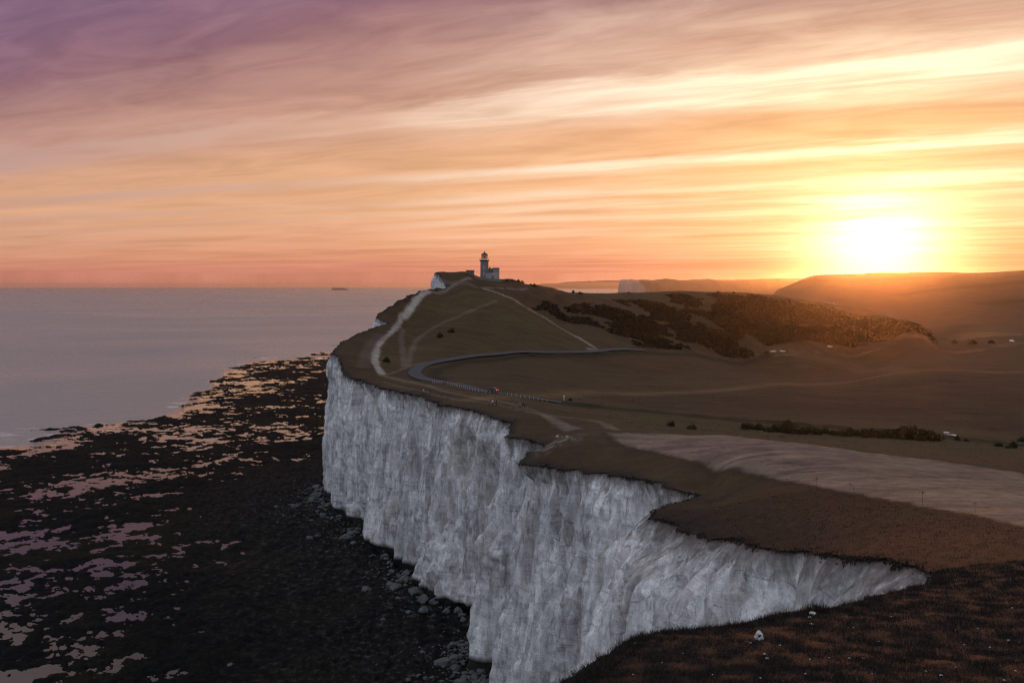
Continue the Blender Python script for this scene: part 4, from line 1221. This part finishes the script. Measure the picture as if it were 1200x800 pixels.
for i in range(12):
    a1, a2 = 2 * math.pi * i / 12, 2 * math.pi * (i + 1) / 12
    p1 = Vector((1.9 * math.cos(a1), 1.9 * math.sin(a1), 0)); p2 = Vector((1.9 * math.cos(a2), 1.9 * math.sin(a2), 0))
    bm = bmesh.new(); vs = [bm.verts.new(p1 + Vector((0, 0, 12.85))), bm.verts.new(p2 + Vector((0, 0, 12.85))), bm.verts.new(p2 + Vector((0, 0, 15.1))), bm.verts.new(p1 + Vector((0, 0, 15.1)))]
    f_ = bm.faces.new(vs); bmesh.ops.solidify(bm, geom=[f_], thickness=.03); bm_obj('pane', bm, M['clear'], ln)
    bm = bmesh.new(); bm_tube(bm, p1 + Vector((0, 0, 12.8)), p1 + Vector((0, 0, 15.15)), .06, .06, 5); bm_obj('glazing_bar', bm, M['iron'], ln)
bm = bmesh.new(); bm_lathe(bm, [(.2, 12.85), (.2, 13.4), (.35, 13.6), (.36, 14.3), (.15, 14.5)], 16); bm_obj('lamp', bm, M['iron'], ln)
bm = bmesh.new(); bm_lathe(bm, [(2.2, 15.05), (2.2, 15.25), (1.5, 15.9), (.9, 16.4), (.3, 16.7), (.2, 17.0), (.3, 17.15), (.05, 17.7)], 20); bm_obj('dome', bm, M['slate'], lt)
hx0, hx1 = .9, 9.3
def part(name, mat, boxes, parent=lt):
    bm = bmesh.new()
    for b in boxes: bm_box(bm, *b)
    return bm_obj(name, bm, mat, parent)
wl = part('wall', M['render'], [((hx0 + hx1) / 2, .6, .7, hx1 - hx0, 7.5, 7.0)])
up = part('upper_wall', M['granite'], [(7.3, .6, 5.35, 3.9, 7.3, 2.4)])
for wx_, wz_ in [(2.3, 2.2), (4.2, 2.2), (6.2, 2.2), (8.2, 2.2), (6.4, 5.4), (8.2, 5.4)]:
    wn = part('window', M['white'], [(wx_, -3.14 if wz_ < 4 else -3.04, wz_, 1.05, .12, 1.4)], wl if wz_ < 4 else up)
    part('pane', M['glass'], [(wx_ + s2, (-3.21 if wz_ < 4 else -3.11), wz_, .4, .05, 1.2) for s2 in (-.24, .24)], wn)
part('door', M['slate'], [(5.2, -3.19, .9, 1.0, .1, 2.1)], wl)
bm = bmesh.new()                                                                   # lean-to slate roof over the left bay
vs = [bm.verts.new(c_) for c_ in [(.6, -3.5, 4.15), (5.45, -3.5, 4.15), (5.45, 1.5, 6.75), (.6, 1.5, 6.75), (.6, 4.4, 4.2), (5.45, 4.4, 4.2)]]
for f_ in ((0, 1, 2, 3), (3, 2, 5, 4), (0, 3, 4), (1, 5, 2)): bm.faces.new([vs[i] for i in f_])
rf = bm_obj('pitched_roof', bm, M['slate'], lt)
part('chimney', M['granite'], [(3.4, 1.5, 6.9, .9, .7, 1.5)], rf)
part('flat_roof', M['slate'], [(7.3, .6, 6.7, 4.4, 7.8, .3)])
part('parapet', M['iron'], [(7.3, -3.2, 6.98, 4.3, .12, .25), (9.4, .6, 6.98, .12, 7.6, .25)])

M['drystone'] = simple('flint_wall', (.13, .12, .11), .95, var=.5, scale=1.5)


def low_wall(L, hh, label):
    L = hits(L); bm = bmesh.new(); root = thing('garden_wall', label, 'wall', L[0])
    for a0, b0 in zip(L, L[1:]):
        a0 = Vector(a0) - Vector(L[0]); b0 = Vector(b0) - Vector(L[0]); dv = b0 - a0; an = math.atan2(dv.y, dv.x); n = max(1, int(dv.length / 1.5))
        for i in range(n):
            c_ = a0 + dv * ((i + .5) / n)
            bm_box(bm, c_.x, c_.y, c_.z + hh / 2 - .3, dv.length / n + .02, .45 + .02 * (i % 2), hh + .6 + random.uniform(-.08, .08), an)
    bm_obj('wall_body', bm, M['drystone'], root)
    bm = bmesh.new()
    for a0, b0 in zip(L, L[1:]):
        a0 = Vector(a0) - Vector(L[0]); b0 = Vector(b0) - Vector(L[0]); dv = b0 - a0; an = math.atan2(dv.y, dv.x); n = max(1, int(dv.length / 1.5))
        for i in range(n):
            c_ = a0 + dv * ((i + .5) / n); bm_box(bm, c_.x, c_.y, c_.z + hh + .05, dv.length / n - .03, .55, .16, an)
    bm_obj('coping', bm, M['granite'], root)


low_wall([(556, 326), (566, 328), (577, 329.3), (588, 329.8)], 1.3, 'low dark flint garden wall in front of the lighthouse')
# low outbuilding on the summit
ob = (551 - 600) * 618 / F; oz = float(height(np.array([ob]), np.array([618.0]))[0])
hb = thing('outbuilding', 'small low dark outbuilding on the summit beside the lighthouse', 'outbuilding', (ob, 618, oz))
part('wall', M['drystone'], [(0, 0, .6, 5.0, 3.4, 2.6)], hb); part('roof', M['slate'], [(0, 0, 2.05, 5.6, 4.0, .3)], hb); part('door', M['iron'], [(1.0, -1.74, .7, .9, .08, 1.8)], hb); part('window', M['glass'], [(-1.0, -1.74, 1.1, .9, .08, .7)], hb)

# ------------------------------------------------------------------ far cottages
for px, py, wd2, lb in [(969, 357, 9.5, 'taller white cottage at the far gap below the sunlit down'), (975, 357.5, 7, 'smaller white cottage at the far gap beside the taller one')]:
    p = W(px, 0, 1720); p = (p[0], p[1], float(height(np.array([p[0]]), np.array([p[1]]))[0])); c_ = thing('cottage', lb, 'house', p, .3)
    part('wall', M['white'], [(0, 0, 2.2, wd2, 6, 6.4)], c_)
    bm = bmesh.new(); hw = wd2 / 2 + .4
    vs = [bm.verts.new(q2) for q2 in [(-hw, -3.4, 5.2), (hw, -3.4, 5.2), (hw, 3.4, 5.2), (-hw, 3.4, 5.2), (-hw, 0, 8.2), (hw, 0, 8.2)]]
    for f_ in ((0, 1, 5, 4), (2, 3, 4, 5), (0, 4, 3), (1, 2, 5), (0, 3, 2, 1)): bm.faces.new([vs[i] for i in f_])
    rf = bm_obj('roof', bm, M['slate'], c_); part('chimney', M['granite'], [(hw - 1, 0, 8.3, .9, .9, 1.8)], rf)
    for sx_ in (-wd2 / 4, wd2 / 4): part('window', M['glass'], [(sx_, -3.03, 3.2, 1.2, .1, 1.4)], c_)

# ------------------------------------------------------------------ cars
M['tyre'] = simple('tyre', (.02, .02, .02), .9); M['rim'] = simple('rim', (.45, .45, .46), .35, .8)
M['lamp_white'] = simple('headlamp', (.8, .8, .78), .2)
M['lamp_red'] = simple('tail_lamp', (.35, .01, .01), .3); M['lamp_red_lit'] = simple('tail_lamp_lit', (.5, .01, .01), .3, emit=((1, .05, .03), 3.5))
M['lamp_lit'] = simple('headlamp_lit', (.9, .85, .75), .3, emit=((1, .82, .6), 5.0))


def loft(bm, secs, x0, x1, y0):
    """secs: (y, halfwidth, zlow, zhigh) cross sections along the length"""
    rings = []
    for y, hw, zl, zh in secs:
        b = min(.12, (zh - zl) * .3)
        pts = [(-hw, zl + b), (-hw, zh - b), (-hw + b, zh), (hw - b, zh), (hw, zh - b), (hw, zl + b), (hw - b, zl), (-hw + b, zl)]
        rings.append([bm.verts.new((px_, y, pz_)) for px_, pz_ in pts])
    for a0, b0 in zip(rings, rings[1:]):
        for i in range(8): bm.faces.new((a0[i], b0[i], b0[(i + 1) % 8], a0[(i + 1) % 8]))
    bm.faces.new(rings[0]); bm.faces.new(rings[-1][::-1])


def car(loc, heading, col_, label, lit=False, van=False, group=None, front_lit=False):
    """built nose towards +Y, heading = direction of travel"""
    root = thing('car' if not van else 'van', label, 'car' if not van else 'van', loc, heading - math.pi / 2, group)
    paint = simple('car_paint', col_, .25, var=.04); H1 = .95 if not van else 1.1
    bm = bmesh.new(); loft(bm, [(-2.1, .70, .42, .80), (-2.02, .82, .30, .92), (-1.2, .87, .24, H1), (.6, .87, .24, H1), (1.5, .85, .26, .86), (2.0, .78, .32, .74), (2.12, .66, .40, .66)], 0, 0, 0)
    bd = bm_obj('body', bm, paint, root, False)
    bm = bmesh.new()
    if van: loft(bm, [(-2.06, .74, H1 - .06, 1.85), (-1.9, .80, H1 - .06, 1.98), (.7, .78, H1 - .06, 1.98), (1.5, .7, H1 - .1, 1.2)], 0, 0, 0)
    else: loft(bm, [(-1.95, .70, .86, .98), (-1.45, .70, .88, 1.38), (-.9, .68, .88, 1.47), (.1, .66, .88, 1.45), (1.1, .72, .84, .95)], 0, 0, 0)
    cb = bm_obj('cabin', bm, M['glass'] if not van else paint, root)
    bm = bmesh.new()
    if van: bm_box(bm, 0, .3, 2.0, 1.3, 1.4, .05)
    else: loft(bm, [(-1.5, .62, 1.36, 1.41), (-.9, .64, 1.45, 1.50), (.1, .62, 1.43, 1.48), (.25, .58, 1.37, 1.42)], 0, 0, 0)
    bm_obj('roof', bm, paint, cb)
    bm = bmesh.new()
    for sx_ in (-1, 1):
        if van: bm_box(bm, sx_ * .79, .75, 1.5, .04, .8, .5)
        else:
            bm_box(bm, sx_ * .69, -.55, 1.15, .06, .1, .58)
    bm_obj('pillar' if not van else 'window', bm, paint if not van else M['glass'], cb)
    for sx_ in (-1, 1):
        for yy in (-1.32, 1.3):
            bm = bmesh.new(); vs = bmesh.ops.create_cone(bm, cap_ends=True, segments=16, radius1=.32, radius2=.32, depth=.2)['verts']
            bmesh.ops.rotate(bm, verts=vs, cent=(0, 0, 0), matrix=Matrix.Rotation(math.pi / 2, 3, 'Y')); bmesh.ops.translate(bm, verts=vs, vec=(sx_ * .80, yy, .32))
            wo_ = bm_obj('wheel', bm, M['tyre'], root)
            bm = bmesh.new(); vs = bmesh.ops.create_cone(bm, cap_ends=True, segments=12, radius1=.2, radius2=.2, depth=.22)['verts']
            bmesh.ops.rotate(bm, verts=vs, cent=(0, 0, 0), matrix=Matrix.Rotation(math.pi / 2, 3, 'Y')); bmesh.ops.translate(bm, verts=vs, vec=(sx_ * .805, yy, .32))
            bm_obj('rim', bm, M['rim'], wo_)
        bm = bmesh.new(); bm_box(bm, sx_ * .60, -2.07, .76, .28, .12, .2); bm_obj('tail_light', bm, M['lamp_red_lit'] if lit else M['lamp_red'], root)
        bm = bmesh.new(); bm_box(bm, sx_ * .58, 2.05, .60, .30, .14, .15); bm_obj('headlight', bm, M['lamp_lit'] if front_lit else M['lamp_white'], root)
    bm = bmesh.new(); bm_box(bm, 0, -2.11, .58, .5, .03, .12); bm_obj('number_plate', bm, M['white'], root)
    return root


loc, an = road_at(574, 460, -1.4)
car(loc, an, (.05, .05, .055), 'dark car with red tail lights driving on the coast road past the roadside posts', lit=True)
loc, an = road_at(1110, 512, 1.5)
car(loc, an + math.pi, (.75, .74, .72), 'white car on the road just past the end of the hedge row')
p = hit(906, 412.5); car(p, 2.6, (.72, .7, .66), 'white car parked nose-on beside a small dark bush at the ridge foot', front_lit=False)
p = hit(917, 412.3); car(p, .4, (.72, .7, .68), 'white car parked sideways beside another at the foot of the ridge')
p = hit(972, 406.8); car(p, .2, (.7, .68, .64), 'small pale car alone on the lane under the wooded ridge')
p = hit(1186, 400.5); car(p, .15, (.74, .73, .7), 'white van on the far plain beside dark bushes', van=True)

# roadside posts
bm = bmesh.new(); bm_box(bm, 0, 0, .45, .13, .13, 1.0); bmesh.ops.bevel(bm, geom=[e for e in bm.edges], offset=.015, segments=1)
pm = bpy.data.meshes.new('roadside_post'); bm.to_mesh(pm); bm.free(); pm.materials.append(simple('weathered_white_wood', (.36, .36, .37), .8, var=.2, scale=5))
Zr = height(RL[:, 0], RL[:, 1]); sxr = 600 + F * RL[:, 0] / RL[:, 1]
ii_ = np.flatnonzero((RL[:, 1] < 372) & (sxr > 515) & (sxr < 642))
pl_ = RL[ii_] + RN[ii_] * 4.1; 
if np.mean(pl_[:, 1]) > np.mean(RL[ii_][:, 1]): pl_ = RL[ii_] - RN[ii_] * 4.1
al = np.concatenate([[0], np.cumsum(np.linalg.norm(np.diff(pl_, axis=0), axis=1))])
for s_ in np.arange(0, al[-1], 1.45):
    if 14 < s_ % 31 < 17.5: continue
    x = np.interp(s_, al, pl_[:, 0]); y = np.interp(s_, al, pl_[:, 1])
    o = link('roadside_post', pm); o.location = (x, y, float(height(np.array([x]), np.array([y]))[0])); o.rotation_euler = (random.uniform(-.05, .05), random.uniform(-.05, .05), random.uniform(-.2, .2)); o.scale = (1, 1, random.uniform(.9, 1.1))
    tag(o, 'short weathered white wooden post lining the bend of the coast road', 'post', 'posts lining the road bend')
p = hit(661, 469.5); mk = thing('marker_post', 'taller white marker post on the verge past the roadside posts', 'post', p)
part('post', M['white'], [(0, 0, .7, .14, .14, 1.7)], mk); part('cap', M['white'], [(0, 0, 1.6, .5, .1, .45)], mk)

# ------------------------------------------------------------------ people
M['skin'] = simple('skin', (.45, .28, .2), .6)


def person(loc, rz, top_c, leg_c, label, group, pose=0, hh=1.72, bag=None):
    """one continuous skinned body; head and hair are children"""
    k = hh / 1.75; st = [.10, .22, .05][pose % 3]
    v = {'pel': (0, 0, .95), 'sp': (0, .0, 1.15), 'ch': (0, .01, 1.36), 'nk': (0, .02, 1.50), 'hd': (0, .04, 1.57),
         'hL': (-.09, 0, .90), 'kL': (-.10, st * .8, .50), 'aL': (-.10, st * .3, .09), 'tL': (-.11, st * .3 + .16, .04),
         'hR': (.09, 0, .90), 'kR': (.10, -st * .1, .50), 'aR': (.10, -st * 1.3, .10), 'tR': (.11, -st * 1.3 + .16, .04),
         'sL': (-.17, .0, 1.40), 'eL': (-.24, -.04 - st * .3, 1.13), 'wL': (-.23, .08, .90), 'fL': (-.22, .11, .81),
         'sR': (.17, .0, 1.40), 'eR': (.24, -.02 + st * .2, 1.13), 'wR': (.22, .12 + st * .3, .92), 'fR': (.21, .16 + st * .3, .83)}
    if pose == 2: v['eR'] = (.27, .10, 1.16); v['wR'] = (.16, .26, 1.28); v['fR'] = (.12, .28, 1.36)
    rad = {'pel': .15, 'sp': .13, 'ch': .16, 'nk': .065, 'hd': .06, 'hL': .10, 'hR': .10, 'kL': .065, 'kR': .065, 'aL': .045, 'aR': .045, 'tL': .045, 'tR': .045, 'sL': .075, 'sR': .075, 'eL': .05, 'eR': .05, 'wL': .036, 'wR': .036, 'fL': .03, 'fR': .03}
    E = [('pel', 'sp'), ('sp', 'ch'), ('ch', 'nk'), ('nk', 'hd'), ('pel', 'hL'), ('hL', 'kL'), ('kL', 'aL'), ('aL', 'tL'), ('pel', 'hR'), ('hR', 'kR'), ('kR', 'aR'), ('aR', 'tR'), ('ch', 'sL'), ('sL', 'eL'), ('eL', 'wL'), ('wL', 'fL'), ('ch', 'sR'), ('sR', 'eR'), ('eR', 'wR'), ('wR', 'fR')]
    names = list(v); me = bpy.data.meshes.new('body'); me.from_pydata([tuple(c * k for c in v[n]) for n in names], [(names.index(a0), names.index(b0)) for a0, b0 in E], [])
    tmp = bpy.data.objects.new('tmp', me); COL.objects.link(tmp)
    sk = tmp.modifiers.new('s', 'SKIN'); ss = tmp.modifiers.new('u', 'SUBSURF'); ss.levels = 1; ss.render_levels = 1
    for i, n in enumerate(names):
        sv = me.skin_vertices[0].data[i]; sv.radius = (rad[n] * k, rad[n] * k * (.78 if n in ('pel', 'sp', 'ch') else 1)); sv.use_root = (n == 'pel')
    dg = bpy.context.evaluated_depsgraph_get(); bme = bpy.data.meshes.new_from_object(tmp.evaluated_get(dg)); bpy.data.objects.remove(tmp)
    root = thing('person', label, 'person', loc, rz, group)
    bme.materials.clear()
    for mm in (simple('top', top_c, .9), simple('trousers', leg_c, .9), M['skin'], simple('shoe', (.03, .03, .03), .8)): bme.materials.append(mm)
    for p_ in bme.polygons:
        c = p_.center / k; p_.use_smooth = True
        p_.material_index = 3 if c.z < .09 else 1 if (c.z < .98 and abs(c.x) < .19) else 2 if (c.z > 1.49 or (c.z < .93 and abs(c.x) > .18)) else 0
    link('body', bme, None, root)
    bm = bmesh.new(); bmesh.ops.create_uvsphere(bm, u_segments=14, v_segments=10, radius=.105 * k)
    for q2 in bm.verts:
        c = q2.co; c.z *= 1.22; c.x *= .86
        if c.y > .06 * k and -.04 * k < c.z < .02 * k and abs(c.x) < .03 * k: c.y += .025 * k
    hd = bm_obj('head', bm, M['skin'], root, True); hd.location = (0, .045 * k, 1.64 * k)
    bm = bmesh.new(); bmesh.ops.create_uvsphere(bm, u_segments=14, v_segments=10, radius=.118 * k)
    bmesh.ops.delete(bm, geom=[q2 for q2 in bm.verts if q2.co.z < -.02 * k and q2.co.y > -.02 * k or (q2.co.y > .05 * k and q2.co.z < .05 * k)], context='VERTS')
    hr_ = bm_obj('hair', bm, simple('hair', (.04, .028, .02), .7), hd, True); hr_.scale = (.9, 1, 1.2)
    if bag:
        bm = bmesh.new(); bm_box(bm, 0, -.22 * k, 1.22 * k, .30, .2, .44); bmesh.ops.bevel(bm, geom=list(bm.edges), offset=.05, segments=2); bm_obj('backpack', bm, simple('backpack', bag, .8), root)
    return root


for px, py, rz, tcl, lc, lb, gr, po, hh, bg_ in [
    (492.5, 461, 2.0, (.03, .03, .035), (.02, .02, .03), 'person in dark jacket at the seaward end of the trio by the road bend', 'trio walking the clifftop path', 0, 1.66, None),
    (496.5, 461.3, 1.7, (.6, .6, .6), (.02, .02, .025), 'person in a white top walking in the middle of the trio near the road bend', 'trio walking the clifftop path', 1, 1.72, None),
    (504.5, 461.8, 4.4, (.02, .02, .02), (.02, .02, .02), 'tall person in black on the clifftop path apart from a white-topped walker', 'trio walking the clifftop path', 2, 1.84, (.03, .03, .03)),
    (573, 475, 1.6, (.16, .16, .18), (.04, .04, .06), 'person in a grey top at the edge of the group below the dark car', 'group standing below the car', 0, 1.64, None),
    (577.3, 475.3, .4, (.6, .58, .56), (.02, .02, .03), 'person in a white top standing between two others below the dark car', 'group standing below the car', 2, 1.74, None),
    (581.8, 475.5, 5.2, (.02, .018, .018), (.02, .02, .02), 'person in black standing beside a white-topped person below the dark car', 'group standing below the car', 1, 1.84, None),
    (609.5, 478, 1.2, (.26, .27, .29), (.03, .03, .04), 'person in a pale grey top beside a couple in dark clothes on the track', 'close trio on the track', 1, 1.7, None),
    (612.5, 478.6, .2, (.025, .02, .025), (.02, .02, .02), 'person in dark clothes at the centre of the close trio on the track', 'close trio on the track', 0, 1.78, (.05, .03, .03)),
    (615.0, 478.4, 5.6, (.05, .04, .05), (.03, .03, .04), 'person in a dark brown top at the inland end of the close trio', 'close trio on the track', 2, 1.7, None),
    (699, 408.5, 2.2, (.05, .05, .06), (.02, .02, .03), 'walker in dark clothes near the foot of the straight hill path', 'walkers at the foot of the hill path', 0, 1.75, None),
    (702, 409, 2.0, (.09, .05, .05), (.02, .02, .03), 'walker in a dull red top near the foot of the straight hill path', 'walkers at the foot of the hill path', 1, 1.7, None)]:
    person(hit(px, py), rz, tcl, lc, lb, gr, po, hh, bg_)

# ------------------------------------------------------------------ ship on the horizon
sz_ = 20000.0; sh = thing('cargo_ship', 'long cargo ship far out on the sea horizon', 'ship', ((398 - 600) / F * sz_, sz_, 0))
M['hull'] = simple('hull', (.10, .09, .10), .7, scale=.02)
bm = bmesh.new()
secs = [(-165, 8), (-150, 22), (-80, 24), (80, 24), (135, 19), (160, 8), (172, 1)]
rings = [[bm.verts.new((x, -b, 16 + (6 if x > 130 else 0))), bm.verts.new((x * .98, -b * .8, -6)), bm.verts.new((x * .98, b * .8, -6)), bm.verts.new((x, b, 16 + (6 if x > 130 else 0)))] for x, b in secs]
for a0, b0 in zip(rings, rings[1:]):
    for i in range(4): bm.faces.new((a0[i], b0[i], b0[(i + 1) % 4], a0[(i + 1) % 4]))
bm.faces.new(rings[0]); bm.faces.new(rings[-1][::-1]); bm_obj('hull', bm, M['hull'], sh)
part('bridge', M['render'], [(-125, 0, 32, 22, 40, 34), (-125, 0, 51, 14, 46, 6)], sh); part('funnel', M['hull'], [(-145, 0, 36, 10, 10, 42)], sh)
for i in range(11): part('container_stack', M['hull'], [(-95 + i * 20, 0, 16 + (10 + 4 * ((i * 7) % 3)) / 1.0, 18, 44, 20 + 8 * ((i * 7) % 3))], sh)

# ------------------------------------------------------------------ haze
bm = bmesh.new(); bm_box(bm, 0, 22000, 76.0, 130000, 52000, 160.0)
hz = bm_obj('haze', bm, None); tag(hz, 'thin evening sea haze filling the air', 'haze', kind='stuff')
hm = bpy.data.materials.new('haze'); hm.use_nodes = True; ht = NT(hm.node_tree)
pv = ht.node('ShaderNodeVolumePrincipled'); pv.inputs['Color'].default_value = (.95, .88, .86, 1); pv.inputs['Density'].default_value = 2.4e-5; pv.inputs['Anisotropy'].default_value = .93
ho = ht.node('ShaderNodeOutputMaterial'); ht.l.new(pv.outputs[0], ho.inputs['Volume'])
hz.data.materials.append(hm)
